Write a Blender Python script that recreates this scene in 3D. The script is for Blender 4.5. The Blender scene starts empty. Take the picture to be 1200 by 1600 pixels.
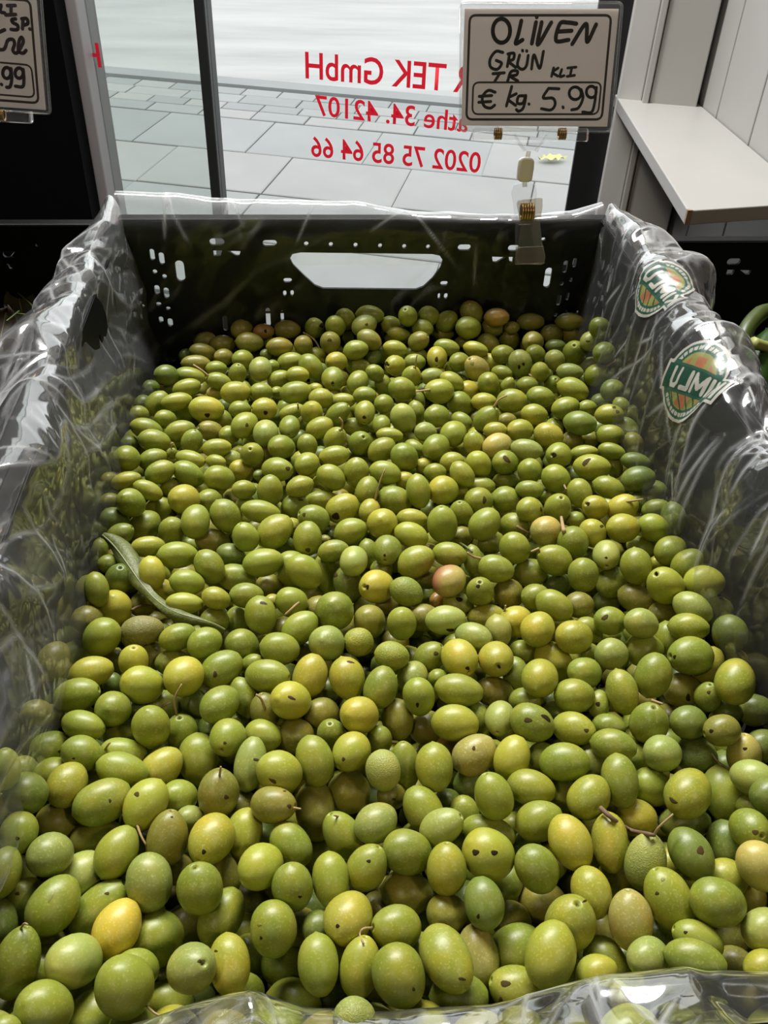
import bpy, bmesh, math, random
import numpy as np
from mathutils import Matrix, Vector

# ---------------------------------------------------------------- camera, world, lights, exposure
scene = bpy.context.scene
COL = scene.collection
H = 1.45                                   # camera height above floor and pavement
F = 1400.0 / 1600.0                        # focal length / frame height
# rows: crate-aligned X (right), Y (away), Z (up); columns: camera right, down, forward
_nad = np.array([-70.0, 1710.0, 1400.0]); _nad /= np.linalg.norm(_nad)
_dep = np.array([-148.0, -(1400.0 ** 2 + 148.0 * 70.0) / 1710.0, 1400.0]); _dep /= np.linalg.norm(_dep)
RC = np.stack([np.cross(_nad, _dep), _dep, -_nad])
cam_data = bpy.data.cameras.new('camera')
cam_data.sensor_fit = 'VERTICAL'; cam_data.sensor_height = 36.0; cam_data.lens = 36.0 * F
cam_data.clip_start = 0.01
cam = bpy.data.objects.new('camera', cam_data); COL.objects.link(cam)
cam.matrix_world = Matrix(((RC[0, 0], -RC[0, 1], -RC[0, 2], 0), (RC[1, 0], -RC[1, 1], -RC[1, 2], 0),
                           (RC[2, 0], -RC[2, 1], -RC[2, 2], H), (0, 0, 0, 1)))
scene.camera = cam

world = bpy.data.worlds.new('overcast_sky'); scene.world = world; world.use_nodes = True
world.node_tree.nodes['Background'].inputs[0].default_value = (0.97, 0.985, 1.0, 1)
world.node_tree.nodes['Background'].inputs[1].default_value = 2.05

def area(name, loc, aim, sx, sy, power, color):
    l = bpy.data.lights.new(name, 'AREA'); l.shape = 'RECTANGLE'; l.size = sx; l.size_y = sy
    l.energy = power; l.color = color
    o = bpy.data.objects.new(name, l); COL.objects.link(o); o.location = loc
    o.rotation_euler = (Vector(aim) - Vector(loc)).to_track_quat('-Z', 'Y').to_euler()
    return o
# two warm shop ceiling lamps, plus a daylight strip added to brighten the olives
area('added_display_light', (-0.10, 1.15, 2.40), (0.05, 0.40, 1.1), 1.1, 0.22, 50.0, (1.0, 0.985, 0.95))
area('room_lamp_warm', (-0.9, -0.9, 2.7), (-0.3, 0.3, 1.0), 0.16, 0.16, 6.0, (1.0, 0.78, 0.55))
area('room_lamp_warm_2', (1.1, -0.7, 2.7), (0.3, 0.3, 1.0), 0.16, 0.16, 6.0, (1.0, 0.78, 0.55))

vs = scene.view_settings
vs.view_transform = 'Standard'; vs.look = 'None'; vs.exposure = 0.0; vs.gamma = 1.0; vs.use_curve_mapping = False
scene.cycles.max_bounces = 10; scene.cycles.transparent_max_bounces = 32
scene.cycles.use_denoising = True
scene.cycles.caustics_reflective = False; scene.cycles.caustics_refractive = False
scene.cycles.sample_clamp_indirect = 6.0

# ---------------------------------------------------------------- helpers
def px_dir(x, y):
    """direction (forward component 1) through a point of the 1200x1600 frame"""
    return RC @ np.array([(x - 600.0) / 1400.0, (y - 800.0) / 1400.0, 1.0])

def tag(o, label=None, cat=None, group=None, kind=None):
    if label: o['label'] = label
    if cat: o['category'] = cat
    if group: o['group'] = group
    if kind: o['kind'] = kind
    return o

def mesh_obj(name, verts, faces, mat=None, parent=None, smooth=False, loc=None):
    me = bpy.data.meshes.new(name)
    me.from_pydata([tuple(map(float, v)) for v in verts], [], [tuple(map(int, q)) for q in faces])
    me.validate(); me.update()
    o = bpy.data.objects.new(name, me); COL.objects.link(o)
    if mat is not None: me.materials.append(mat)
    if smooth: me.polygons.foreach_set('use_smooth', [True] * len(me.polygons))
    if parent is not None: o.parent = parent
    if loc is not None: o.location = loc
    return o

def grid_obj(name, Pg, mat, parent=None, smooth=True, close_u=False):
    """Pg: (nu, nv, 3) array of points -> quad mesh"""
    nu, nv = Pg.shape[:2]
    idx = np.arange(nu * nv).reshape(nu, nv)
    a = idx[:-1, :-1]; b = idx[1:, :-1]; c = idx[1:, 1:]; d = idx[:-1, 1:]
    q = np.stack([a, b, c, d], -1).reshape(-1, 4)
    if close_u:
        q2 = np.stack([idx[-1, :-1], idx[0, :-1], idx[0, 1:], idx[-1, 1:]], -1)
        q = np.concatenate([q, q2])
    return mesh_obj(name, Pg.reshape(-1, 3), q, mat, parent, smooth)

def empty(name, loc=(0, 0, 0)):
    o = bpy.data.objects.new(name, None); COL.objects.link(o); o.location = loc
    o.empty_display_size = 0.02
    return o

class MB:
    """collects boxes, prisms and tubes into one mesh"""
    def __init__(s): s.v = []; s.f = []
    def add(s, v, f):
        k = len(s.v); s.v += [tuple(map(float, p)) for p in v]; s.f += [tuple(k + i for i in q) for q in f]
    def box(s, x0, x1, y0, y1, z0, z1):
        v = [(x, y, z) for x in (x0, x1) for y in (y0, y1) for z in (z0, z1)]
        s.add(v, [(0, 1, 3, 2), (4, 6, 7, 5), (0, 4, 5, 1), (2, 3, 7, 6), (0, 2, 6, 4), (1, 5, 7, 3)])
    def obox(s, o, ax, ay, az):
        """box from origin corner o along three vectors"""
        o, ax, ay, az = [np.array(q, float) for q in (o, ax, ay, az)]
        v = [o + i * ax + j * ay + k * az for i in (0, 1) for j in (0, 1) for k in (0, 1)]
        s.add(v, [(0, 1, 3, 2), (4, 6, 7, 5), (0, 4, 5, 1), (2, 3, 7, 6), (0, 2, 6, 4), (1, 5, 7, 3)])
    def prism(s, poly, M, t0, t1):
        """polygon [(a,b)] lifted by M(a,b,t) between t0 and t1"""
        n = len(poly); v = [M(a, b, t0) for a, b in poly] + [M(a, b, t1) for a, b in poly]
        s.add(v, [tuple(range(n - 1, -1, -1)), tuple(range(n, 2 * n))] + [(i, (i + 1) % n, n + (i + 1) % n, n + i) for i in range(n)])
    def tube(s, pts, r, n=8, caps=True):
        pts = [np.array(p, float) for p in pts]; m = len(pts)
        rr = r if hasattr(r, '__len__') else [r] * m
        v = []; up = None
        for i, p in enumerate(pts):
            d = pts[min(i + 1, m - 1)] - pts[max(i - 1, 0)]; d = d / (np.linalg.norm(d) + 1e-12)
            if up is None:
                h = np.array([0, 0, 1.0]) if abs(d[2]) < .9 else np.array([1.0, 0, 0])
                up = np.cross(d, h)
            up = up - d * (up @ d); up /= np.linalg.norm(up) + 1e-12
            w = np.cross(d, up)
            for k in range(n):
                a = 2 * math.pi * k / n
                v.append(p + rr[i] * (math.cos(a) * up + math.sin(a) * w))
        f = [(i * n + k, i * n + (k + 1) % n, (i + 1) * n + (k + 1) % n, (i + 1) * n + k) for i in range(m - 1) for k in range(n)]
        if caps: f += [tuple(range(n - 1, -1, -1)), tuple((m - 1) * n + k for k in range(n))]
        s.add(v, f)
    def build(s, name, mat, parent=None, smooth=False, bevel=0):
        o = mesh_obj(name, s.v, s.f, mat, parent, smooth)
        if bevel:
            b = o.modifiers.new('bevel', 'BEVEL'); b.width = bevel; b.segments = 2; b.limit_method = 'ANGLE'
        return o

def spline(pts, n):
    """Catmull-Rom through points"""
    P = np.array(pts, float); P = np.vstack([2 * P[0] - P[1], P, 2 * P[-1] - P[-2]])
    out = []
    m = len(P) - 3
    for k in range(n):
        t = k / (n - 1) * m; i = min(int(t), m - 1); t -= i
        a, b, c, d = P[i:i + 4]
        out.append(.5 * ((2 * b) + (c - a) * t + (2 * a - 5 * b + 4 * c - d) * t * t + (3 * b - a - 3 * c + d) * t ** 3))
    return np.array(out)

# ---------------------------------------------------------------- materials
def nt(name):
    m = bpy.data.materials.new(name); m.use_nodes = True
    return m, m.node_tree, m.node_tree.nodes['Principled BSDF']

def mat_plain(name, c, rough=.5, metal=0.0, var=0.12, scale=40.0, bump=0.0, bscale=200.0, spec=.5):
    m, t, b = nt(name); N = t.nodes.new; L = t.links.new
    tc = N('ShaderNodeTexCoord'); no = N('ShaderNodeTexNoise'); no.inputs['Scale'].default_value = scale; no.inputs['Detail'].default_value = 5
    L(tc.outputs['Object'], no.inputs['Vector'])
    mix = N('ShaderNodeMixRGB'); mix.inputs[1].default_value = (*[v * (1 - var) for v in c], 1); mix.inputs[2].default_value = (*[min(1, v * (1 + var)) for v in c], 1)
    L(no.outputs['Fac'], mix.inputs[0]); L(mix.outputs[0], b.inputs['Base Color'])
    b.inputs['Roughness'].default_value = rough; b.inputs['Metallic'].default_value = metal
    b.inputs['Specular IOR Level'].default_value = spec
    if bump:
        n2 = N('ShaderNodeTexNoise'); n2.inputs['Scale'].default_value = bscale; n2.inputs['Detail'].default_value = 4
        L(tc.outputs['Object'], n2.inputs['Vector'])
        bp = N('ShaderNodeBump'); bp.inputs['Strength'].default_value = bump; bp.inputs['Distance'].default_value = .002
        L(n2.outputs['Fac'], bp.inputs['Height']); L(bp.outputs[0], b.inputs['Normal'])
    return m

def mat_clear(name, tint=(1, 1, 1), haze=.03, haze_col=(.9, .92, .95), rough=.06, gain=1.0, base=.05, power=5.0, crease=0.0):
    """thin clear plastic or glass: see-through, mirror-like towards grazing, with a little milkiness"""
    m = bpy.data.materials.new(name); m.use_nodes = True; t = m.node_tree; t.nodes.clear(); N = t.nodes.new; L = t.links.new
    out = N('ShaderNodeOutputMaterial'); tr = N('ShaderNodeBsdfTransparent'); tr.inputs[0].default_value = (*tint, 1)
    gl = N('ShaderNodeBsdfGlossy'); gl.inputs['Roughness'].default_value = rough; gl.inputs[0].default_value = (1, 1, 1, 1)
    fr = N('ShaderNodeLayerWeight'); fr.inputs[0].default_value = .5            # facing: the same from both sides of the sheet
    pw = N('ShaderNodeMath'); pw.operation = 'POWER'; pw.inputs[1].default_value = power; L(fr.outputs['Facing'], pw.inputs[0])
    ma = N('ShaderNodeMath'); ma.operation = 'MULTIPLY_ADD'; ma.inputs[1].default_value = gain; ma.inputs[2].default_value = base; ma.use_clamp = True
    L(pw.outputs[0], ma.inputs[0])
    if crease:          # several plies lie together over the rim: stronger reflection and haze there
        ap = N('ShaderNodeAttribute'); ap.attribute_name = 'ply'; mb_ = N('ShaderNodeMath'); mb_.operation = 'MULTIPLY'; mb_.use_clamp = True
        L(ap.outputs['Fac'], mb_.inputs[0]); L(ma.outputs[0], mb_.inputs[1])
    mx = N('ShaderNodeMixShader'); L((mb_ if crease else ma).outputs[0], mx.inputs[0]); L(tr.outputs[0], mx.inputs[1]); L(gl.outputs[0], mx.inputs[2])
    if haze > 0:
        df = N('ShaderNodeBsdfDiffuse'); df.inputs[0].default_value = (*haze_col, 1)
        tl = N('ShaderNodeBsdfTranslucent'); tl.inputs[0].default_value = (*haze_col, 1)
        m0 = N('ShaderNodeMixShader'); m0.inputs[0].default_value = .5; L(df.outputs[0], m0.inputs[1]); L(tl.outputs[0], m0.inputs[2])
        m2 = N('ShaderNodeMixShader'); m2.inputs[0].default_value = haze
        if crease:      # stress-whitened creases, also painted in place of bright highlights; stored on the sheet
            at = N('ShaderNodeAttribute'); at.attribute_name = 'crease'
            mc = N('ShaderNodeMath'); mc.operation = 'MULTIPLY_ADD'; mc.inputs[1].default_value = crease; mc.use_clamp = True; av = N('ShaderNodeAttribute'); av.attribute_name = 'veil'; mh = N('ShaderNodeMath'); mh.operation = 'MULTIPLY'; mh.inputs[1].default_value = haze; L(av.outputs['Fac'], mh.inputs[0]); L(mh.outputs[0], mc.inputs[2])
            L(at.outputs['Fac'], mc.inputs[0]); L(mc.outputs[0], m2.inputs[0])
        L(mx.outputs[0], m2.inputs[1]); L(m0.outputs[0], m2.inputs[2])
        L(m2.outputs[0], out.inputs[0])
    else: L(mx.outputs[0], out.inputs[0])
    return m

def mat_paper(name, c, thru=.45):
    """thin card: light from behind shines through"""
    m = mat_plain(name, c, .7, var=.05, scale=60); t = m.node_tree; b = t.nodes['Principled BSDF']
    tl = t.nodes.new('ShaderNodeBsdfTranslucent'); tl.inputs[0].default_value = (*c, 1); mx = t.nodes.new('ShaderNodeMixShader'); mx.inputs[0].default_value = thru
    out = [n for n in t.nodes if n.type == 'OUTPUT_MATERIAL'][0]
    t.links.new(b.outputs[0], mx.inputs[1]); t.links.new(tl.outputs[0], mx.inputs[2]); t.links.new(mx.outputs[0], out.inputs[0])
    return m

def mat_bands(name, c0, c1):
    """street surface worn in long streaks along its direction"""
    m = mat_plain(name, c0, .85, bump=.3, bscale=25); t = m.node_tree; N = t.nodes.new; L = t.links.new; tc = N('ShaderNodeTexCoord')
    mp = N('ShaderNodeMapping'); mp.inputs['Rotation'].default_value = (0, 0, math.radians(16)); mp.inputs['Scale'].default_value = (.35, 1.6, 1); L(tc.outputs['Object'], mp.inputs[0])
    no = N('ShaderNodeTexNoise'); no.inputs['Scale'].default_value = 1.6; no.inputs['Detail'].default_value = 7; no.inputs['Roughness'].default_value = .62; L(mp.outputs[0], no.inputs['Vector'])
    cr = N('ShaderNodeValToRGB'); cr.color_ramp.elements[0].position = .32; cr.color_ramp.elements[0].color = (*c0, 1); cr.color_ramp.elements[1].position = .62; cr.color_ramp.elements[1].color = (*c1, 1)
    L(no.outputs['Fac'], cr.inputs[0]); L(cr.outputs[0], t.nodes['Principled BSDF'].inputs['Base Color']); return m

M = {}
M['black_plastic'] = mat_plain('black_crate_plastic', (.003, .003, .0034), .45, var=.2, bump=.08, bscale=300, spec=.13)
M['black_wall'] = mat_plain('black_painted_wall', (.0015, .0015, .0018), .7, spec=.1)
M['dark_frame'] = mat_plain('dark_window_frame', (.022, .024, .025), .35)
M['black_frame'] = mat_plain('black_window_frame', (.008, .008, .009), .5)
M['grey_frame'] = mat_plain('light_frame', (.27, .255, .26), .45, var=.04)
M['white_paint'] = mat_plain('white_painted_wood', (.37, .365, .355), .45, var=.05, scale=9, bump=.05, bscale=60)
M['beige_paint'] = mat_plain('beige_painted_panel', (.43, .415, .39), .5, var=.06, scale=9)
M['white_trim'] = mat_plain('white_gloss_trim', (.58, .575, .56), .4, var=.04, scale=9)
M['shelf_white'] = mat_plain('white_shelf_laminate', (.32, .313, .30), .4, var=.04, scale=14)
M['chip_wood'] = mat_plain('bare_wood', (.25, .17, .09), .8, var=.4, scale=300)
M['floor'] = mat_plain('shop_floor', (.10, .09, .085), .5)
M['ceiling'] = mat_plain('shop_ceiling', (.12, .12, .115), .8)
M['room_wall'] = mat_plain('shop_wall', (.07, .065, .06), .7)
M['stand'] = mat_plain('display_stand_wood', (.05, .04, .035), .6)
M['slab'] = mat_plain('pavement_slab', (.335, .345, .34), .75, var=.16, scale=3.0, bump=.25, bscale=30)
M['slab_b'] = mat_plain('pavement_slab_darker', (.30, .312, .308), .75, var=.16, scale=3.0, bump=.25, bscale=30)
M['slab_c'] = mat_plain('pavement_slab_lighter', (.365, .365, .355), .75, var=.16, scale=3.0, bump=.25, bscale=30)
M['joint'] = mat_plain('pavement_joint', (.25, .255, .25), .9, var=.2, scale=20)
M['asphalt'] = mat_bands('street_surface', (.36, .36, .355), (.47, .47, .46))
M['kerb'] = mat_plain('kerb_stone', (.29, .30, .30), .8, var=.15, scale=4)
M['glass'] = mat_clear('window_glass', (.98, .99, .985), 0.0, rough=.0, gain=.8, base=.03)
M['glass_tint'] = mat_clear('window_glass_second_leaf', (.86, .895, .875), .015, rough=.0, gain=.8, base=.05)
M['red_letter'] = mat_paper('red_vinyl_letters', (.70, .012, .03))
M['card'] = mat_paper('price_card_paper', (.88, .82, .79), .68)
M['ink'] = mat_plain('black_marker_ink', (.013, .010, .014), .45, var=.3, scale=200)
M['ink_purple'] = mat_plain('purple_black_marker_ink', (.045, .030, .060), .5, var=.5, scale=150)
M['print_line'] = mat_plain('printed_dark_brown_line', (.020, .010, .007), .5, var=.1)
M['acrylic'] = mat_clear('clear_acrylic', (.975, .975, .97), .02, rough=.05, gain=.9, base=.05, power=3.0)
M['acrylic_grey'] = mat_clear('smoky_clear_acrylic', (.86, .83, .76), .10, haze_col=(.55, .52, .45), rough=.10, gain=.9, base=.08, power=3.0)
M['joint_white'] = mat_plain('milky_nylon', (.72, .69, .62), .4, var=.05)
M['spring'] = mat_plain('bronze_spring_metal', (.42, .27, .12), .28, metal=.9, var=.3, scale=200)
M['film'] = mat_clear('clear_polythene_film', (.97, .97, .965), .05, rough=.09, gain=.95, base=.095, power=3.2, crease=.6)

# ---------------------------------------------------------------- the place: street, window wall, room
ANG = math.radians(16)
T_ = np.array([math.cos(ANG), -math.sin(ANG), 0.0]); N_ = np.array([math.sin(ANG), math.cos(ANG), 0.0]); D_ = 1.40
UP = np.array([0, 0, 1.0])
def wp(t, n, z): return T_ * t + N_ * n + UP * z      # window-wall coordinates -> world

def wbox(mb, t0, t1, n0, n1, z0, z1): mb.obox(wp(t0, n0, z0), T_ * (t1 - t0), N_ * (n1 - n0), UP * (z1 - z0))

# room shell
m = MB(); m.box(-2.6, 2.6, -2.6, 1.9, -.05, 0); tag(m.build('floor', M['floor']), 'dark shop floor under the produce display', kind='structure')
m = MB(); m.box(-2.6, 2.6, -2.6, 1.9, 2.85, 2.9); tag(m.build('ceiling', M['ceiling']), 'pale shop ceiling above the display', kind='structure')
m = MB(); m.box(-2.6, 2.6, -2.65, -2.6, 0, 2.85); tag(m.build('wall_back', M['room_wall']), 'shop wall behind the viewer', kind='structure')
m = MB(); m.box(-2.65, -2.6, -2.6, 2.2, 0, 2.85); tag(m.build('wall_side', M['room_wall']), 'far side wall of the shop', kind='structure')
m = MB(); m.box(2.6, 2.65, -2.6, 2.2, 0, 2.85); tag(m.build('wall_east', M['room_wall']), 'right-hand side wall of the shop', kind='structure')
m = MB(); wbox(m, -2.9, -.744, D_ - .06, D_ + .02, 0, 2.85)
tag(m.build('wall_left', M['black_wall']), 'black wall left of the shop window', kind='structure')
# window frames
m = MB(); wbox(m, -.744, -.7255, D_ - .03, D_ + .03, 0, 2.85); tag(m.build('trim_1', M['grey_frame'], bevel=.002), 'pale grey upright frame at the left edge of the window', kind='structure')
m = MB(); wbox(m, -.5515, -.535, D_ - .012, D_ + .02, 0, 2.85); tag(m.build('trim_2', M['dark_frame'], bevel=.002), 'thin dark upright bar between the two panes', kind='structure')
m = MB(); wbox(m, .0215, .066, D_ - .03, D_ + .03, 0, 2.85); tag(m.build('trim_3', M['black_frame'], bevel=.002), 'black upright frame at the right edge of the window', kind='structure')
m = MB(); wbox(m, .0662, .0995, D_ - .05, D_ + .03, 0, 2.85); tag(m.build('trim_4', M['white_trim'], bevel=.002), 'white upright board beside the black frame', kind='structure')
m = MB(); wbox(m, .0997, .108, D_ - .062, D_ + .03, 0, 2.85); tag(m.build('trim_5', M['beige_paint'], bevel=.0015), 'narrow beige upright strip', kind='structure')
m = MB(); wbox(m, .1095, .172, D_ - .058, D_ + .03, 0, 2.85); tag(m.build('trim_6', M['beige_paint'], bevel=.0015), 'beige upright panel above and below the shelf', kind='structure')
m = MB(); wbox(m, .16, 2.6, D_ + .0, D_ + .03, 0, 2.85); tag(m.build('wall_front', M['beige_paint']), 'front wall right of the window niche', kind='structure')
# panes
def pane(name, t0, t1, n, mat, label):
    mb = MB(); wbox(mb, t0, t1, n, n + .005, .12, 2.75); return tag(mb.build(name, mat), label, kind='structure')
w1 = pane('window_1', -.7255, -.5515, D_ - .004, M['glass_tint'], 'greenish left window pane')
w2 = pane('window_2', -.535, .0215, D_ - .004, M['glass'], 'large clear window pane with mirrored red lettering')

def text_mesh(name, body, height, mat, t_left, z_left, t_right, z_right, parent, label, n=D_ - .0055):
    """mirrored lettering on the street side: body reads from t_right to t_left"""
    cu = bpy.data.curves.new(name, 'FONT'); cu.body = body; cu.size = 1.0; cu.extrude = 0.0; cu.resolution_u = 4; cu.offset = .012
    o = bpy.data.objects.new('tmp_text', cu); COL.objects.link(o)
    dg = bpy.context.evaluated_depsgraph_get(); me = bpy.data.meshes.new_from_object(o.evaluated_get(dg))
    bpy.data.objects.remove(o)
    co = np.array([v.co[:] for v in me.vertices]); x0, x1 = co[:, 0].min(), co[:, 0].max(); capm = .70
    u = (co[:, 0] - x0) / (x1 - x0)
    t = t_right + (t_left - t_right) * u; z = z_right + (z_left - z_right) * u + co[:, 1] / capm * height
    for i, v in enumerate(me.vertices): v.co = Vector(wp(t[i], n, z[i] + H))
    me.materials.append(mat); me.update()
    ob = bpy.data.objects.new(name, me); COL.objects.link(ob); ob.parent = parent; ob['label'] = label
    return ob
text_mesh('lettering', 'R TEK GmbH', .036, M['red_letter'], -.3875, -.3490, -.1405, -.3500, w2, 'mirrored red lettering R TEK GmbH')
text_mesh('lettering', 'athe 34. 42107', .0285, M['red_letter'], -.3735, -.4000, -.1395, -.4045, w2, 'mirrored red lettering athe 34. 42107')
text_mesh('lettering', '0202 75 85 64 66', .0300, M['red_letter'], -.3810, -.4620, -.1150, -.4620, w2, 'mirrored red telephone number')
text_mesh('lettering', 'H', .034, M['red_letter'], -.742, -.3600, -.7130, -.3590, w1, 'part of a red letter at the pane edge')

# street: paving slabs in rows parallel to the window
pav = mesh_obj('pavement', [wp(-9, 1.5, -.012), wp(9, 1.5, -.012), wp(9, 5.62, -.012), wp(-9, 5.62, -.012)], [(0, 1, 2, 3)], M['joint'])
tag(pav, 'grey paved footpath outside the window', kind='structure')
rng = np.random.RandomState(5)
def slab_mesh(w, d):
    mb = MB(); b = .006
    top = [(b, b), (w - b, b), (w - b, d - b), (b, d - b)]; bot = [(0, 0), (w, 0), (w, d), (0, d)]
    v = [(x, y, 0) for x, y in bot] + [(x, y, .010) for x, y in bot] + [(x, y, .0128) for x, y in top]
    mb.add(v, [(0, 1, 5, 4), (1, 2, 6, 5), (2, 3, 7, 6), (3, 0, 4, 7), (4, 5, 9, 8), (5, 6, 10, 9), (6, 7, 11, 10), (7, 4, 8, 11), (8, 9, 10, 11)])
    return mb
slab_me = {}
def lay(t, n, w, d, mat, name):
    key = (round(w, 3), round(d, 3))
    if key not in slab_me:
        o = slab_mesh(w, d).build(name, mat, pav); slab_me[key] = o.data
    else:
        o = bpy.data.objects.new(name, slab_me[key]); COL.objects.link(o); o.parent = pav
    o.location = Vector(wp(t, n, -.012 + rng.uniform(-.0015, .0015))); o.rotation_euler = (0, 0, -ANG)
    o.material_slots[0].link = 'OBJECT'; o.material_slots[0].material = mat
SL = [M['slab'], M['slab_b'], M['slab_c']]
rows = [(2.80, .50, -.98), (3.31, .50, -.69), (3.82, .51, -1.275), (4.34, .52, -1.525)]
for r, (n0, d, off) in enumerate(rows):
    for k in range(-4, 4):
        t0 = off + .59 * k + rng.uniform(-.004, .004)
        if n0 > 3.3 and (t0 < -4.2 or t0 > 2.0): continue
        lay(t0, n0, .586, d - .004, SL[2] if r == 2 and k % 3 else SL[(k + r) % 3 if rng.rand() > .5 else 0], 'paving_slab')
nn = 4.872
for r, d in enumerate((.15, .13, .16, .14)):
    t0 = -3.2 + rng.uniform(0, .3); w = (.30, .22, .34, .22)[r]
    while t0 < 1.3:
        lay(t0, nn, w - .008, d - .008, SL[rng.randint(3)], 'paving_stone'); t0 += w
    nn += d
m = MB(); wbox(m, -9, 9, 5.47, 5.62, -.03, .012); tag(m.build('kerb', M['kerb']), 'grey kerb at the edge of the pavement', kind='structure')
m = MB(); wbox(m, -14, 14, 5.62, 24, -.15, -.04); tag(m.build('street', M['asphalt']), 'pale grey street beyond the kerb', kind='structure')

# niche on the right: plank wall and shelf
wr = empty('wall_right', (.545, 1.30, 0)); tag(wr, 'white plank wall on the right beside the shelf', kind='structure')
pr0 = np.array([.5461, 1.300]); pr1 = np.array([.5385, .865]); dv = (pr1 - pr0) / np.linalg.norm(pr1 - pr0); nv = np.array([-dv[1], dv[0]])
if nv[0] < 0: nv = -nv
ln = np.linalg.norm(pr1 - pr0); s = 0.0
for w in (.105, .112, .118, .095):
    mb = MB(); a = pr0 + dv * (s + .001); e = dv * (w - .0025)
    mb.obox((a[0] - .545, a[1] - 1.30, 0), (e[0], e[1], 0), (nv[0] * .02, nv[1] * .02, 0), (0, 0, 2.85))
    mb.build('plank', M['white_paint'], wr, bevel=.002); s += w
mb = MB(); mb.obox((pr0[0] + nv[0] * .02 - .545, pr0[1] - 1.30, 0), (dv[0] * ln, dv[1] * ln, 0), (nv[0] * .02, nv[1] * .02, 0), (0, 0, 2.85))
mb.build('backing', M['room_wall'], wr)
sh = empty('wall_shelf', (.46, 1.1, H - .345)); tag(sh, 'white laminate corner shelf with a chipped corner beside the window', 'shelf')
poly = [(.4395, 1.3045), (.3912, .8683), (.5375, .892), (.5445, 1.290)]
mb = MB(); mb.prism([(a - .46, b - 1.1) for a, b in poly], lambda a, b, t: (a, b, t), 0, .0155); mb.build('board', M['shelf_white'], sh, bevel=.0012)
mb = MB(); mb.prism([(.3907 - .46, .8677 - 1.1), (.3965 - .46, .8684 - 1.1), (.3955 - .46, .8697 - 1.1), (.3922 - .46, .8722 - 1.1), (.3910 - .46, .8715 - 1.1)], lambda a, b, t: (a, b, t), .002, .0160)
mb.build('chipped_corner', M['chip_wood'], sh)['label'] = 'brown chipped corner of the board'

# yellow leaf lying on the pavement
lp = np.array([1.2467, 4.4589]); pts = []
for i in range(9):
    for j in range(5):
        u = i / 8 * 2 - 1; v = j / 4 * 2 - 1; wv = (1 - u * u) ** .7 * .035 + .002
        pts.append((u * .066 + .01 * v, v * wv, .014 + .016 * math.cos(u * 5.0 + v) ** 2 + .006 * v * v))
o = grid_obj('fallen_leaf', np.array(pts).reshape(9, 5, 3), mat_plain('pale_yellow_leaf', (.72, .72, .30), .6, var=.2, scale=40))
o.location = (lp[0], lp[1], 0); tag(o, 'pale yellow crumpled leaf lying on the pavement outside', 'leaf')

# ---------------------------------------------------------------- crates
ZR, ZB = -.2655, -.455                     # rim top and crate underside, relative to the camera
XL, XR, YF, YB = -.135, .237, .094, .681   # inner faces
def rrect(cx, cy, w, h, r=None, n=4):
    r = min(w, h) / 2 * .98 if r is None else min(r, min(w, h) / 2)
    out = []
    for sx, sy, a0 in ((1, 1, 0), (-1, 1, 90), (-1, -1, 180), (1, -1, 270)):
        for k in range(n + 1):
            a = math.radians(a0 + 90 * k / n)
            out.append((cx + sx * (w / 2 - r) + r * math.cos(a), cy + sy * (h / 2 - r) + r * math.sin(a)))
    return out
def panel_mesh(name, outline, holes, thick, fn):
    cu = bpy.data.curves.new(name, 'CURVE'); cu.dimensions = '2D'; cu.fill_mode = 'BOTH'; cu.extrude = thick / 2
    for poly in [outline] + holes:
        sp = cu.splines.new('POLY'); sp.points.add(len(poly) - 1); sp.use_cyclic_u = True
        for p, (a, b) in zip(sp.points, poly): p.co = (a, b, 0, 1)
    o = bpy.data.objects.new('tmp_panel', cu); COL.objects.link(o)
    dg = bpy.context.evaluated_depsgraph_get(); me = bpy.data.meshes.new_from_object(o.evaluated_get(dg))
    bpy.data.objects.remove(o)
    for v in me.vertices: v.co = Vector(fn(v.co.x, v.co.y, v.co.z))
    me.name = name; me.update(); return me
def link_mesh(name, me, mat, parent):
    me.materials.clear(); me.materials.append(mat)
    o = bpy.data.objects.new(name, me); COL.objects.link(o); o.parent = parent; return o

def bw(x, y):
    r = px_dir(x, y); q = r * (YB / r[1]); return q[0], q[2]
K_ = .745 / 1400.0                          # metres per pixel on the back panel
slots = [(339, 378, 22, 9), (421.5, 380, 21, 8), (478.6, 381, 7, 6), (517, 382, 6, 6), (555.6, 383, 6, 6), (594, 384, 6, 6), (631.7, 385, 6, 6), (669, 385.7, 6, 6),
         (725.7, 386.7, 20, 8), (803, 387.7, 18, 8), (849, 374, 7, 5), (237.8, 398, 7, 15), (252.5, 404, 8, 16), (281.5, 423.5, 13, 28), (242, 424.6, 7, 6), (257, 432, 7, 6),
         (245.5, 453, 8, 13), (260, 458, 8, 15), (248, 475, 8, 5), (263, 482, 7, 5), (251.7, 499.5, 7, 9), (266, 504, 8, 12), (224, 478, 4, 4),
         (449.5, 438, 13, 6), (445, 458.5, 5, 8), (456.5, 458, 5, 8), (694, 442.7, 12, 6), (686, 462.7, 4, 8), (696.7, 462.7, 6, 8), (419, 496, 7, 27), (441, 493.5, 5, 15),
         (352, 505, 7, 22), (856, 434, 11, 28), (883, 416.7, 7, 17), (897.7, 410.7, 6, 13), (877.7, 443, 6, 6), (892, 437, 5, 6), (873, 469, 7, 15), (886.7, 463, 5, 11),
         (868, 491.7, 6, 6), (886, 485, 5, 4), (901.7, 488, 5, 5)]
holes = []
for x, y, w, h in slots:
    a, b = bw(x, y); holes.append(rrect(a, b, w * K_, h * K_ * 1.18))
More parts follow.
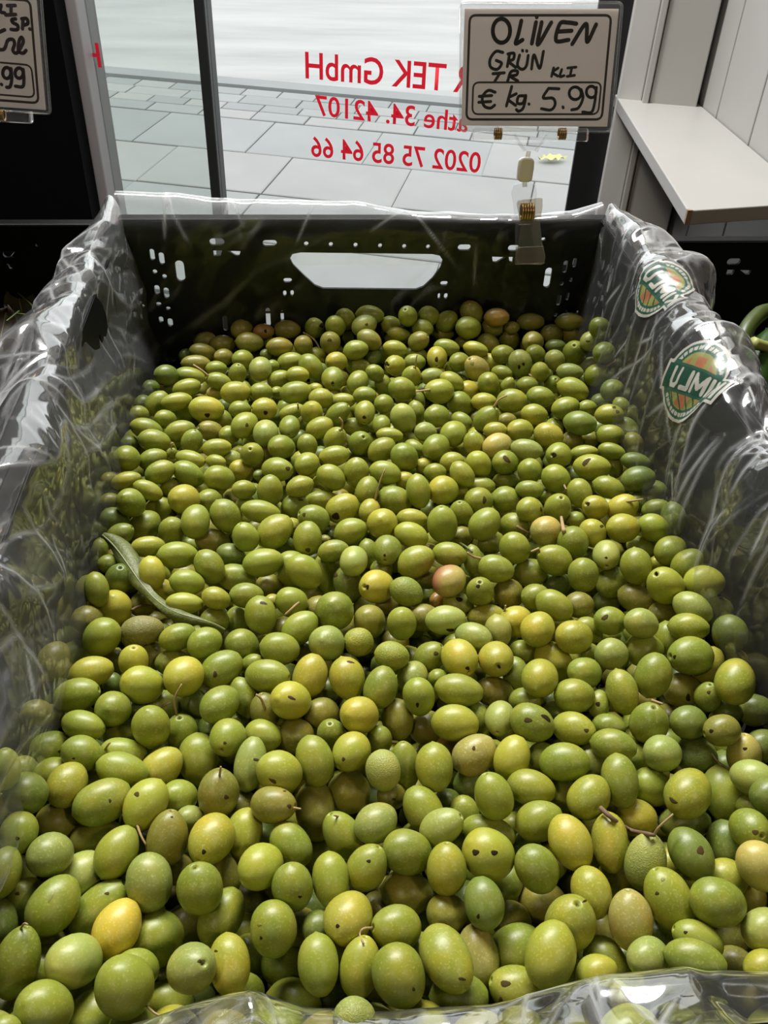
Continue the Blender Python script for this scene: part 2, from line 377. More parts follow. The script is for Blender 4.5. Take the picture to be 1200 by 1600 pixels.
for q in ([(333, 391.5), (347, 391.5), (345, 400), (334, 400)], [(355, 392), (376, 392.5), (374, 400), (369, 400)],
          [(769, 401), (791, 402), (785, 405), (776, 410), (770, 410)], [(795, 401.5), (802, 401.5), (801, 410), (796, 409)]):
    holes.append([bw(*p) for p in q])
hp = [(470, 394.5), (675, 397), (687, 399.5), (692, 407), (688, 419), (676, 435), (662, 448), (650, 452.5), (505, 451), (492, 446), (474, 430), (458, 414), (453, 404), (457, 397)]
holes.append([bw(*p) for p in hp])
zt, zb = ZR - .001, ZB + .002
back_me = panel_mesh('back_panel', [(XL - .004, zt), (XL - .004, zb), (XR + .004, zb), (XR + .004, zt)], holes, .0026, lambda a, b, t: (a, YB + .0013 + t, b + H))
# front panel: same pattern without the small slots
fh = [holes[-1]]; front_me = panel_mesh('front_panel', [(XL - .004, zt), (XL - .004, zb), (XR + .004, zb), (XR + .004, zt)], fh, .0026, lambda a, b, t: (a, YF - .0013 + t, b + H))
sholes = []
for k in range(17):
    yy = .135 + k * .0315
    for zz, hh in ((-.300, .020), (-.333, .026), (-.372, .026), (-.410, .026)):
        sholes.append(rrect(yy, zz, .006 if k % 4 else .010, hh))
sideL = panel_mesh('side_panel', [(YF, zt), (YF, zb), (YB, zb), (YB, zt)], sholes, .0026, lambda a, b, t: (XL - .0013 + t, a, b + H))
sideR = panel_mesh('side_panel', [(YF, zt), (YF, zb), (YB, zb), (YB, zt)], sholes, .0026, lambda a, b, t: (XR + .0013 + t, a, b + H))
base_holes = [rrect(XL + .025 + i * .036, YF + .03 + j * .048, .010, .030) for i in range(10) for j in range(12)]
base_me = panel_mesh('base_panel', [(XL, YF), (XR, YF), (XR, YB), (XL, YB)], base_holes, .003, lambda a, b, t: (a, b, ZB + .0018 + t + H))
def rim_mb():
    mb = MB(); w = .011; z0, z1 = ZR - .006 + H, ZR + H
    for x0, x1, y0, y1 in ((XL - w, XR + w, YB + .0005, YB + w), (XL - w, XR + w, YF - w, YF - .0005), (XL - w, XL - .0005, YF - .0005, YB + .0005), (XR + .0005, XR + w, YF - .0005, YB + .0005)):
        mb.box(x0, x1, y0, y1, z0, z1)
    # down-turned outer lip
    for x0, x1, y0, y1 in ((XL - w, XR + w, YB + w - .002, YB + w), (XL - w, XR + w, YF - w, YF - w + .002), (XL - w, XL - w + .002, YF, YB), (XR + w - .002, XR + w, YF, YB)):
        mb.box(x0, x1, y0, y1, z0 - .010, z0)
    return mb
def rib_mb():
    mb = MB()
    for x in np.linspace(XL + .012, XR - .012, 9):
        if .0 < x < .1: continue
        mb.box(x - .001, x + .001, YB + .0027, YB + .009, ZB + .004 + H, ZR - .03 + H)
    for z in (-.345, -.40):
        mb.box(XL, -.012, YB + .0027, YB + .008, z - .001 + H, z + .001 + H); mb.box(.113, XR, YB + .0027, YB + .008, z - .001 + H, z + .001 + H)
    return mb
crate = empty('produce_crate', (.051, .39, ZB + H)); inv = Matrix.Translation((-.051, -.39, -(ZB + H)))
tag(crate, 'black plastic crate lined with clear film and filled with green olives', 'crate', 'black produce crates in a row')
parts = [link_mesh('back_panel', back_me, M['black_plastic'], crate), link_mesh('front_panel', front_me, M['black_plastic'], crate),
         link_mesh('side_panel', sideL, M['black_plastic'], crate), link_mesh('side_panel', sideR, M['black_plastic'], crate), link_mesh('base_panel', base_me, M['black_plastic'], crate),
         rim_mb().build('rim', M['black_plastic'], crate, bevel=.0015), rib_mb().build('rib', M['black_plastic'], crate)]
parts[0]['label'] = 'slotted back panel with a hand grip opening'
for p in parts: p.data.transform(inv)
def copy_crate(dx, dz, label):
    c = crate.copy(); COL.objects.link(c); c.location = crate.location + Vector((dx, 0, dz)); c['label'] = label
    for p in parts:
        q = p.copy(); COL.objects.link(q); q.parent = c
    return c
copy_crate(.423, -.018, 'black plastic crate of green peppers right of the olive crate')
copy_crate(-.395, -.004, 'black plastic crate of dark leaves left of the olive crate')
st = empty('display_stand', (.05, .39, 0)); tag(st, 'dark stand carrying the row of crates', 'stand')
mb = MB(); mb.box(-.62, .66, -.32, .315, ZB - .058 + H, ZB - .018 + H); mb.build('top_board', M['stand'], st)
for x0, x1, zt_ in ((-.62, -.1965, ZB - .004), (-.195, .21, ZB)):
    mb = MB(); mb.box(x0, x1, -.31, .312, ZB - .018 + H, zt_ + H); mb.build('riser_board', M['stand'], st)
for x in (-.6, .62):
    for y in (-.3, .27):
        mb = MB(); mb.box(x, x + .03, y, y + .03, 0, ZB - .058 + H); mb.build('leg', M['stand'], st)

# ---------------------------------------------------------------- olives
# centre x y z (0.1 mm, camera-relative), axis (x100, points to the stalk end), half length, half width (0.01 mm), layer, colour, flags
OLIVES = """-523 3399 -3525 42 62 -67 938 769 1 g -
-412 3462 -3597 7 -71 -70 834 638 1 g -
-65 3235 -3426 79 46 41 1070 792 0 g -
-364 3188 -3492 43 34 -83 1047 857 1 g -
-168 3092 -3420 98 -13 -17 1021 833 0 g -
72 3106 -3409 29 51 -81 1086 901 0 b -
237 3132 -3437 58 54 -62 881 741 0 l w
306 3329 -3497 27 31 -91 1078 864 1 o -
-57 3192 -3569 -1 67 -75 640 532 2 o -
-310 3056 -3487 84 12 53 635 499 1 g d
-455 2990 -3441 83 47 30 1144 878 0 g -
-225 2906 -3407 94 -30 17 1147 805 0 g d
-19 2900 -3413 29 73 62 1110 848 0 y -
162 2874 -3412 23 -75 -62 1069 867 0 y -
320 2793 -3392 30 72 62 1054 815 0 g -
-445 2744 -3407 57 80 -20 1087 856 0 g -
-342 2847 -3491 33 -72 -62 1049 656 1 g -
-239 2745 -3474 -13 48 87 923 730 1 o ds
-110 2728 -3382 57 41 -71 1144 895 0 y -
36 2741 -3506 80 34 -50 913 780 1 o -
209 2635 -3393 56 49 -67 1068 868 0 y -
-399 2545 -3400 -20 -93 31 965 825 0 g d
-244 2593 -3462 88 -47 5 915 750 1 g d
-92 2628 -3521 35 55 -76 996 849 1 o -
74 2594 -3470 -10 -3 99 791 672 1 g d
298 2563 -3500 1 -17 -98 786 632 1 g -
61 2931 -3560 1 64 -77 829 695 2 d -
-510 2739 -3587 -11 60 -79 785 668 2 d -
-367 2787 -3598 65 44 -62 537 451 2 g -
-1150 1862 -3480 22 -21 -95 1028 850 1 g -
-1015 1788 -3371 54 80 26 1166 914 0 g -
-869 1820 -3490 73 47 49 1380 885 1 g d
-772 1700 -3414 45 84 31 1128 877 0 Y -
-642 1726 -3564 16 26 -95 1301 1059 1 g -
-567 1848 -3726 30 40 -87 1038 843 2 o -
-1101 1574 -3362 26 69 67 1285 807 0 g ds
-891 1558 -3344 34 54 -77 1175 924 0 b -
-1034 1619 -3532 76 22 -61 1082 872 2 g -
-1081 1752 -3603 48 34 -81 946 800 2 o -
-1049 1877 -3735 34 39 -86 1106 879 2 d -
-686 1427 -3286 15 -8 -99 1283 991 0 g -
-684 1550 -3430 78 21 -59 895 728 1 g -
-645 1674 -3762 -15 40 -90 1049 817 2 d -
-589 1529 -3685 95 -21 -24 1004 831 1 g -
-952 1382 -3305 34 15 -93 1123 906 0 g -
-822 1425 -3482 50 83 -23 1065 873 1 g -
-896 1537 -3567 43 32 -84 929 761 2 d -
-1166 1501 -3587 96 5 -29 932 733 1 o -
-1050 1300 -3239 96 4 -29 545 436 0 g -
-1213 1751 -3407 26 -82 -51 919 647 1 d -
-1220 2006 -3526 38 -74 -55 830 604 2 g -
-461 1803 -3340 -15 35 93 1045 892 0 g d
-386 1937 -3499 36 -80 -48 882 625 1 o -
-104 1790 -3354 12 -40 -91 1007 787 0 g -
45 1823 -3378 6 -88 -47 1076 734 0 g -
-389 1766 -3503 53 78 33 1170 851 1 g -
-306 1978 -3812 86 -43 -29 1044 803 2 o -
-177 1637 -3365 6 -61 -79 1053 900 0 g -
-313 1833 -3788 49 35 -80 1009 777 2 g -
-85 1730 -3551 67 29 -68 951 734 2 o -
-34 1851 -3653 72 28 -64 975 767 2 d -
107 1655 -3353 44 83 -33 1130 908 0 y -
-3 1674 -3459 42 37 -83 860 679 2 d -
238 1830 -3633 60 33 -73 770 651 2 o -
-464 1493 -3321 50 -26 83 1029 857 0 b d
-339 1535 -3408 11 -90 -42 1096 776 0 y -
-292 1704 -3739 11 -45 -89 999 826 2 g -
-151 1652 -3701 86 16 -49 966 829 1 g -
-12 1491 -3359 7 -91 -40 1069 753 0 g -
-110 1497 -3688 93 -32 -16 1113 870 1 g -
40 1543 -3797 41 32 -85 1090 886 2 d -
106 1261 -3255 64 24 -73 809 671 0 b w
-297 1525 -3623 64 26 -72 846 707 2 g -
140 1478 -3373 21 67 71 1117 755 0 l d
-504 1586 -3825 28 34 -90 991 776 2 d -
-369 1406 -3542 61 25 -75 957 758 1 l -
-209 1418 -3601 59 26 -76 895 738 1 l -
357 1831 -3531 97 -23 -2 1084 900 1 o -
504 1714 -3490 59 33 -74 976 768 1 o -
634 1684 -3366 -9 90 43 992 784 0 d -
783 1872 -3596 59 65 47 946 681 1 g -
930 1803 -3629 97 -15 17 1016 865 1 o -
783 1724 -3615 66 -20 -72 968 773 1 o -
429 1775 -3671 57 33 -75 883 727 2 d -
955 1589 -3376 10 14 98 1206 981 0 l d
284 1610 -3364 -91 -13 40 1007 827 0 g ds
275 1409 -3307 32 -62 -72 1139 942 0 g -
456 1473 -3338 35 -93 5 1299 906 0 l d
384 1586 -3510 49 34 -81 879 678 2 g -
603 1544 -3504 9 -92 -39 1175 795 1 p -
761 1581 -3555 83 42 37 1165 953 1 g -
836 1450 -3313 40 80 45 1208 921 0 l -
505 1396 -3487 99 -11 10 1097 831 1 g -
727 1411 -3505 -91 25 32 1096 875 1 l d
313 1391 -3611 99 -9 5 1015 778 1 o -
643 1470 -3647 77 20 -61 874 717 2 d -
958 1478 -3575 78 20 -59 894 715 2 g -
1075 1716 -3399 13 -90 -41 1015 802 0 y -
1252 1850 -3584 3 -89 -45 936 780 2 o -
1196 1592 -3389 -4 68 74 1165 862 0 p d
1366 1657 -3368 -38 68 63 1246 907 0 l d
1512 1757 -3482 93 -22 29 736 552 1 l -
1523 1593 -3295 92 -9 -38 1155 901 0 g -
1680 1780 -3479 84 21 -49 1033 817 1 l -
1153 1671 -3652 3 -91 -41 872 607 2 o -
1419 1486 -3360 -89 39 23 997 686 0 g d
1352 1382 -3282 89 -42 19 1107 688 0 g -
1210 1437 -3359 81 44 -39 908 705 0 b -
1111 1511 -3562 39 -89 -25 1053 807 1 l -
1002 1392 -3355 94 13 33 784 633 0 l -
1220 1560 -3646 75 23 -62 754 630 2 g -
1679 1620 -3646 83 19 -52 1026 797 2 o -
1629 1493 -3600 92 -21 33 805 659 2 o -
1697 1502 -3362 84 19 -51 1051 851 0 b -
1633 1359 -3352 98 1 -18 870 699 0 l -
1365 1598 -3543 68 28 -68 987 773 2 d -
1801 1748 -3580 -3 -89 -45 850 657 2 y -
1652 1354 -3561 92 -21 35 1030 824 1 o -
1308 1426 -3722 93 -32 20 1069 855 1 l -
1057 1367 -3522 96 -16 23 1011 809 1 l -
1494 1370 -3661 100 -8 3 994 804 1 o -
1485 1487 -3765 86 -48 15 1050 825 2 g -
-1243 2233 -3115 7 54 84 858 627 0 g d
-1290 2461 -3445 32 53 -79 725 611 2 b -
-1199 2576 -3460 77 47 -43 958 815 1 g -
-1029 2482 -3379 90 -18 -40 948 784 0 g -
-870 2537 -3468 96 -6 -29 1100 693 1 g -
-848 2400 -3401 93 -14 -33 1156 777 0 g -
-1161 2432 -3451 92 40 -3 911 753 1 g -
-1062 2317 -3366 35 93 11 1002 844 0 y -
-1187 2215 -3266 10 54 -83 1023 872 0 d -
-1290 2168 -3292 78 30 -55 744 620 1 y -
-904 2234 -3380 90 43 5 1253 922 0 g -
-1007 2452 -3542 38 50 -78 698 582 2 y -
-696 2466 -3486 77 58 26 1052 830 1 y -
-717 2195 -3360 -49 -77 -40 1140 881 0 l s
-598 2290 -3458 47 46 -75 948 741 1 g -
-1102 2229 -3509 68 22 -70 1099 846 1 o -
-1185 2051 -3287 2 -99 -16 868 737 0 g d
-1056 1974 -3329 40 62 -67 1001 840 0 b -
-938 2152 -3525 97 22 -13 1143 800 1 o -
-810 1998 -3379 48 80 36 1095 813 0 g -
-618 2055 -3394 20 60 77 1184 846 0 o d
-966 1963 -3477 76 64 15 1090 872 1 b -
-1208 1884 -3287 26 88 41 978 694 0 g -
-670 1873 -3403 7 -66 -75 1161 928 0 b -
-540 2175 -3454 58 40 -71 728 572 1 b -
-747 2114 -3556 39 44 -81 867 745 2 d -
-590 2010 -3557 41 42 -81 780 655 2 o -
-809 1972 -3564 22 45 -86 1006 799 2 g -
-544 2543 -3547 9 -80 -59 1206 935 1 g -
-290 2395 -3394 19 81 56 1204 730 0 b -
-159 2312 -3346 71 12 -69 1102 911 0 l -
-6 2394 -3393 24 -79 -56 1156 844 0 g -
159 2440 -3405 -63 -78 -2 977 837 0 l d
293 2313 -3374 14 -69 -71 911 779 0 b w
-422 2253 -3389 12 57 81 1061 884 0 o ds
148 2353 -3587 33 50 -80 1169 962 1 o -
-183 2152 -3344 93 -28 21 1002 760 0 o ds
-10 2257 -3569 6 -84 -53 1339 899 1 o -
-327 2276 -3536 36 49 -80 887 692 2 o -
277 2407 -3733 52 44 -73 1009 827 2 d -
-434 2021 -3363 -39 -92 11 1129 906 0 y d
-312 2095 -3462 -18 -85 -50 1077 793 1 l -
-112 2008 -3418 64 -65 -41 1021 783 0 g -
6 2147 -3734 56 39 -73 1067 825 2 o -
-229 2150 -3595 42 44 -79 933 763 2 d -
102 2062 -3457 -46 51 73 1097 776 1 g ds
242 2061 -3378 82 57 -3 987 809 0 b -
-231 1890 -3363 46 72 -52 1062 869 0 l -
192 1868 -3378 51 47 72 976 793 0 g d
400 2393 -3462 -7 55 83 1139 691 1 g d
523 2328 -3391 3 -83 -56 1080 842 0 l -
637 2552 -3575 70 39 -60 780 659 2 O -
726 2431 -3458 85 34 41 1099 891 0 p -
884 2371 -3412 42 69 59 1045 821 0 y -
1045 2411 -3493 24 -11 -97 896 706 1 g -
1107 2311 -3381 96 -19 19 1125 867 0 g -
738 2384 -3623 97 8 -21 1059 860 2 d -
333 2271 -3510 71 36 -61 776 600 1 o -
457 2160 -3455 -46 78 43 1089 836 1 g -
590 2269 -3575 65 38 -66 716 583 2 d -
752 2141 -3349 -32 58 75 1047 828 0 g d
940 2213 -3416 93 -37 1 1070 798 0 g -
1103 2244 -3535 68 37 -63 964 791 2 g -
648 2172 -3529 16 -56 -81 861 673 1 l -
514 2026 -3380 78 9 62 1032 740 0 b d
730 2054 -3484 94 -35 -1 1173 692 1 g -
690 1890 -3374 76 -11 -64 1169 1006 0 l -
941 2054 -3419 94 12 33 1055 844 0 g -
363 1927 -3385 77 11 -63 1151 891 0 g -
506 1828 -3355 6 62 78 1052 815 0 l d
1033 1913 -3361 32 -86 -39 1169 864 0 y -
872 1814 -3371 48 -50 -72 1033 861 0 g -
897 2018 -3557 72 31 -62 757 637 2 d -
874 2135 -3583 70 34 -63 745 614 2 g -
1266 2378 -3484 24 -84 -49 787 580 1 b -
1352 2383 -3375 93 -36 12 1051 751 0 g -
1519 2423 -3531 87 25 -42 839 651 2 g -
1330 2201 -3379 5 -85 -53 1179 816 0 g -
1564 2330 -3377 68 40 -61 1020 829 0 b -
1573 2558 -3570 75 36 -55 937 761 2 g -
1810 2431 -3560 86 1 -51 1094 919 1 d w
1985 2359 -3461 3 50 86 1001 793 1 p d
1169 2127 -3374 73 58 34 1041 854 0 l -
1515 2239 -3501 82 -15 -56 1033 833 1 g -
1613 2123 -3379 67 74 -6 1245 970 0 l -
1875 2233 -3584 9 -87 -49 1326 974 1 g -
1944 2192 -3399 85 -50 17 1030 791 0 b -
1940 2051 -3323 85 25 -47 1048 813 0 d -
1403 2098 -3512 89 20 -41 1022 791 1 y -
1623 2080 -3543 93 -23 29 1144 776 2 d -
1936 2116 -3504 90 -27 34 681 561 1 g -
1805 1925 -3357 4 -74 67 981 812 0 g d
1221 1941 -3428 -5 -86 -51 1229 762 0 y -
1333 1831 -3398 24 52 82 1198 844 0 b dw
1517 1832 -3359 43 -86 -28 1111 842 0 d -
1752 1950 -3512 -1 -87 -49 1006 813 1 d -
1484 1880 -3521 91 16 -39 774 624 2 y -
1776 1753 -3347 63 -32 -70 1143 898 0 p -
2153 2458 -3542 90 22 -38 1018 797 2 d -
-1183 3417 -3496 33 65 -69 959 807 1 o -
-1069 3215 -3421 -55 0 -84 1162 921 0 g -
-872 3261 -3427 98 16 -10 1101 784 0 k w
-688 3203 -3424 94 32 11 968 694 0 g -
-545 3140 -3410 79 61 0 930 792 0 g -
-1083 2990 -3422 95 32 -2 1087 765 0 y -
-887 3049 -3419 12 13 98 875 735 0 y d
-1022 3189 -3583 -21 65 -73 917 714 2 o -
-830 3221 -3581 54 54 -65 969 768 2 o -
-723 3138 -3537 98 20 -2 873 643 1 g -
-821 2877 -3400 57 34 -75 1153 909 0 l -
-624 2902 -3377 26 86 -44 1150 954 0 y -
-1122 2836 -3406 97 7 24 1133 801 0 g d
-935 2738 -3397 8 62 -78 1031 826 0 g -
-1007 3024 -3563 17 -73 -67 647 508 2 d -
-1290 3091 -3443 39 87 32 1035 801 1 o -
-1261 2795 -3517 46 53 -71 855 684 1 o -
-1277 2721 -3385 53 50 -68 803 661 1 o -
-1054 2639 -3383 95 -32 -5 1033 676 0 g d
-921 2696 -3536 97 23 -8 805 636 1 g -
-735 2879 -3565 90 7 -42 889 750 1 g -
-750 2627 -3403 7 -13 -99 1105 870 0 g -
-633 2696 -3533 -2 8 100 940 767 1 g ds
-582 2851 -3529 49 -64 -60 788 657 1 d -
-882 2868 -3577 -19 61 -77 852 678 2 d -
466 3236 -3426 5 4 -100 1009 778 0 g -
603 3354 -3507 86 33 -39 927 776 1 o -
701 3253 -3426 99 -7 14 1088 783 0 b -
829 3120 -3419 81 -56 20 1023 725 0 b d
976 3190 -3460 12 -75 -66 898 709 1 b -
954 3382 -3548 98 -10 17 1060 690 1 y -
1101 3295 -3503 66 50 -56 1068 872 1 y -
1170 3141 -3400 55 83 0 1036 880 0 y -
1347 3075 -3400 87 31 -38 1078 873 0 y -
393 2999 -3404 97 -8 -22 894 744 0 l w
599 3073 -3507 69 11 72 927 765 1 g d
734 2975 -3416 33 -94 5 1069 913 0 y d
916 2956 -3413 -9 -86 50 1060 892 0 y d
1107 3125 -3558 96 -1 -28 782 641 1 g -
1249 3036 -3535 64 -68 -36 1123 889 1 y -
498 2944 -3505 50 86 4 902 770 1 b -
499 2731 -3400 16 -39 -91 971 770 0 g -
618 2907 -3481 13 64 -76 580 494 1 g -
699 2766 -3408 96 -26 -2 1199 799 0 g -
906 2860 -3549 96 -29 1 1018 769 1 o -
1100 2793 -3371 42 87 -27 1136 885 0 l -
1030 2943 -3526 10 -78 -62 962 687 1 g -
1344 2844 -3411 82 34 -45 975 779 0 g -
1254 2699 -3404 99 6 -14 1027 837 0 g -
1045 2765 -3510 97 -18 15 887 665 1 g -
399 2702 -3526 13 -79 -59 999 804 1 o -
547 2715 -3616 61 45 -64 1023 863 2 o -
657 2591 -3432 98 -19 4 1126 874 0 l -
786 2662 -3497 11 -80 -59 779 519 1 g -
875 2609 -3435 -31 -95 5 924 724 0 b d
1003 2525 -3366 86 -50 -12 1071 860 0 g -
1207 2512 -3412 75 -59 32 1061 791 0 l d
1190 2813 -3592 67 44 -60 847 652 2 d -
1176 2692 -3526 69 42 -59 807 633 2 d -
1578 3201 -3425 89 18 -42 964 766 0 g -
1715 3130 -3379 85 10 -51 1008 798 0 b -
1488 3232 -3527 75 -23 -62 870 678 1 g -
1962 3377 -3577 89 30 -36 975 754 1 o -
1914 3173 -3550 8 -76 -64 945 727 1 g -
1978 3123 -3414 91 -36 20 1066 761 0 l -
2212 3110 -3468 15 -31 -94 1089 931 1 d -
1910 2915 -3401 -98 -11 18 1228 984 0 g d
2049 2953 -3521 51 49 71 1028 794 1 y -
1515 2962 -3416 76 41 -51 969 819 0 b -
1757 3089 -3543 92 24 -32 1164 906 1 g -
1446 3067 -3513 79 38 -47 600 470 1 l -
1683 2809 -3410 32 65 69 1148 902 0 g -
1495 2709 -3405 16 -81 -57 1124 763 0 l -
2054 2711 -3364 41 86 31 1189 968 0 l -
1886 2840 -3578 78 37 -50 1103 921 1 o -
1961 2731 -3500 -6 17 98 817 672 1 g d
1386 2698 -3475 -20 -93 -30 747 549 1 g d
1565 2515 -3395 5 6 100 1059 911 0 g ds
1766 2521 -3417 83 30 -46 1030 801 0 d -
1875 2426 -3361 -99 -7 -10 866 744 0 o d
1397 2558 -3468 93 -36 11 813 599 1 g -
2070 2685 -3570 90 24 -37 759 647 2 d -
2232 2715 -3606 97 12 -22 1000 842 2 d -
2267 3064 -3629 80 37 -47 900 696 2 o -
-1234 4477 -3540 89 33 -30 677 558 1 o -
-1067 4308 -3422 32 38 -87 1064 843 0 g -
-959 4501 -3633 76 50 41 966 796 1 l -
-763 4388 -3465 39 72 -58 1120 937 0 y -
-620 4486 -3555 64 59 -49 943 735 1 g -
-1176 4286 -3538 44 50 -74 1050 816 1 d -
-1016 4330 -3619 67 72 18 1097 914 1 g -
-823 4162 -3528 -14 27 -95 1043 805 1 g -
-673 4141 -3441 11 94 32 1102 879 0 g -
-503 4212 -3463 44 -36 -82 1098 893 0 g -
-1125 4142 -3527 87 14 48 906 666 1 g d
-928 3944 -3453 98 17 -7 970 615 0 l -
-751 3860 -3450 99 9 -12 1147 773 0 g -
-585 4129 -3586 97 -6 -22 1080 756 1 o -
-563 3736 -3433 54 -52 -66 1035 805 0 g -
-463 3954 -3549 92 -19 -33 893 683 1 d -
-873 3690 -3425 15 -65 -74 953 726 0 y -
-1218 4000 -3522 -2 -66 -75 729 469 1 g -
-1144 3875 -3517 73 48 -48 696 563 1 g -
-1066 3741 -3512 16 -11 98 1001 827 1 d d
-677 3621 -3441 97 -5 -24 971 722 0 g -
-422 3762 -3550 97 -8 -21 1124 792 1 g -
-507 3449 -3401 92 -20 -34 789 614 0 l -
-675 3455 -3434 98 1 -18 999 571 0 l -
-1140 3538 -3392 15 -66 -74 966 659 0 g -
-1076 3553 -3556 -7 12 -99 1135 955 1 y -
-945 3640 -3620 49 60 -63 821 702 1 o -
-830 3695 -3566 52 60 -61 768 654 1 y -
-351 3501 -3436 100 3 -7 935 690 0 g -
-374 3990 -3441 -34 25 91 912 768 0 g d
-400 4458 -3572 94 25 21 679 509 1 g -
-294 4246 -3464 98 -9 -19 1225 700 0 g -
-89 4428 -3584 65 58 -49 1007 822 1 g -
-204 4053 -3459 78 43 46 1192 949 0 l -
-107 4175 -3529 67 55 -49 653 544 1 y -
24 4164 -3461 -86 -7 50 1018 844 0 g d
80 4500 -3589 100 3 6 1091 632 1 g -
202 4261 -3465 88 28 39 1085 883 0 y -
-15 3974 -3454 11 65 75 1037 868 0 g -
87 4035 -3523 78 -49 39 403 321 1 o d
132 3839 -3439 99 8 12 922 662 0 g -
239 4030 -3456 95 17 27 1001 781 0 g -
129 4163 -3605 2 76 -65 724 564 2 d -
367 4232 -3466 34 90 27 796 655 0 y s
436 4088 -3456 23 53 -81 1138 914 0 y -
541 4427 -3546 98 -20 -10 1139 912 1 g -
-267 3756 -3434 99 14 7 1159 812 0 g -
-104 3810 -3546 33 9 -94 1267 982 1 g -
-39 3672 -3438 71 -21 -67 1146 897 0 g -
84 3813 -3590 15 -68 -72 1251 782 1 g -
241 3721 -3411 26 96 -11 1020 789 0 b -
337 3914 -3534 14 -67 -73 897 633 1 g -
439 3818 -3428 -19 -98 10 1018 828 0 g d
209 3703 -3573 23 -68 -69 1154 821 1 d -
356 3535 -3439 -68 -51 53 1095 929 0 y d
410 3805 -3564 70 51 -51 748 626 1 g -
513 3457 -3410 85 -36 -38 963 782 0 g w
-241 3781 -3640 93 24 -28 870 693 2 o -
-270 3341 -3430 15 -70 -70 1042 847 0 g -
-106 3438 -3434 84 6 -54 931 774 0 g -
122 3341 -3420 20 40 -89 1274 1004 0 g -
43 3467 -3532 61 54 -58 915 785 1 o -
421 3541 -3589 60 55 -58 767 604 1 o -
-213 3513 -3504 66 51 -55 538 441 1 y -
-144 4093 -3610 54 62 -57 834 668 2 d -
618 4137 -3460 99 -16 -2 948 599 0 l -
596 3975 -3454 92 -32 -21 1047 755 0 l -
795 4074 -3458 -11 29 95 1180 917 0 g d
939 4248 -3531 -15 4 99 997 782 1 g d
1074 4364 -3520 68 56 -47 1067 880 1 g -
1044 4034 -3434 65 39 65 1085 913 0 g -
1258 4418 -3556 88 36 -31 1009 863 1 g -
1348 4173 -3446 73 52 -45 944 785 0 l -
1278 4187 -3577 75 -65 10 979 727 1 g ds
1532 4199 -3461 2 -24 97 1073 842 0 g d
1411 3977 -3455 57 61 -54 1130 937 0 p -
1653 4165 -3534 88 35 -32 664 558 1 g -
1539 3851 -3445 21 18 -96 1111 921 0 g -
1103 4046 -3593 72 57 -39 994 767 1 g -
1180 3800 -3424 49 -7 -87 1036 883 0 g -
937 4125 -3603 80 44 -41 739 625 2 o -
597 3735 -3445 88 24 42 1127 892 0 l -
799 3789 -3447 97 -25 -5 1021 712 0 g -
946 3794 -3514 13 -69 -71 1005 575 1 g -
1395 3708 -3442 -88 9 47 1115 876 0 g ds
1038 3630 -3423 94 -34 -8 1044 789 0 g -
1284 3741 -3570 95 20 -23 1076 866 1 g -
760 3542 -3419 61 77 -20 1102 888 0 R -
682 3751 -3590 71 50 -50 833 696 2 o -
920 3464 -3431 -13 -22 97 918 768 0 g d
816 3491 -3559 91 -37 -16 901 701 1 l -
1117 3570 -3563 50 60 -62 1111 866 1 o -
1246 3476 -3502 98 12 -17 871 749 1 g -
1306 3333 -3430 81 -54 -22 1069 802 0 g -
1528 3571 -3439 15 -10 -98 1066 883 0 g -
1472 3400 -3500 95 19 -24 885 743 1 o -
714 3564 -3588 76 44 -48 581 469 2 O -
1447 3728 -3655 74 47 -49 942 762 2 d -
1771 4198 -3462 -80 -27 53 944 768 0 y d
1948 4193 -3463 95 17 27 987 821 0 y s
2127 4377 -3579 83 42 -37 859 697 1 d -
1687 3945 -3457 50 21 -84 1034 814 0 y -
1873 3959 -3432 89 33 -31 1133 890 0 y -
2073 3980 -3457 86 -14 -49 1047 848 0 g -
2200 4264 -3543 92 -18 35 913 628 1 g -
2264 4133 -3516 12 -68 -72 1063 783 1 d -
2016 3958 -3591 67 -72 17 933 658 1 g d
1710 3737 -3445 -27 -96 0 998 789 0 b d
1841 3607 -3418 8 -60 -80 1080 890 0 g -
2076 3805 -3586 93 -29 23 591 483 1 l -
2111 3779 -3461 82 57 -8 1083 873 0 g -
2150 3624 -3429 71 21 67 1040 803 0 g -
1954 3434 -3408 -63 -8 77 1263 981 0 l d
2186 3458 -3417 99 -10 5 1146 944 0 l -
1747 3655 -3583 68 73 3 1101 862 1 g -
1843 3505 -3572 86 -50 -5 1073 818 1 o -
2049 3260 -3413 76 -63 -15 1113 823 0 b -
1739 3637 -3738 78 42 -46 937 763 2 d -
2276 3385 -3576 76 43 -48 1143 883 2 d -
1672 3906 -3595 88 33 -33 552 445 2 g -
-1195 5525 -3579 64 64 -43 747 642 1 g -
-1208 5809 -3665 26 81 -52 825 653 2 d -
-1089 5679 -3585 65 49 58 1048 786 1 g -
-925 5563 -3500 98 20 6 1122 650 0 l -
-895 5650 -3625 0 19 -98 1021 788 1 g -
-705 5452 -3495 99 3 -15 1255 905 0 y -
-982 5346 -3506 68 51 -52 836 661 0 g -
-1098 5223 -3501 94 -2 -33 1130 735 0 g -
-867 5184 -3500 96 25 13 1072 733 0 g -
-1026 5069 -3496 97 2 -26 1109 776 0 g -
-775 5053 -3495 38 14 91 892 722 0 g d
-678 5312 -3591 -80 -22 56 979 757 1 o d
-603 5503 -3625 39 -6 -92 802 648 1 g -
-603 4958 -3487 99 12 0 989 632 0 l -
-473 5459 -3510 100 5 -5 793 646 0 g -
-301 5464 -3511 -91 -34 24 983 795 0 y d
-431 5227 -3490 63 76 14 1081 855 0 g -
-542 5255 -3590 57 67 -47 836 690 1 g -
-284 5140 -3497 14 98 -13 1100 876 0 b -
-897 4934 -3508 14 -38 91 474 383 0 g ds
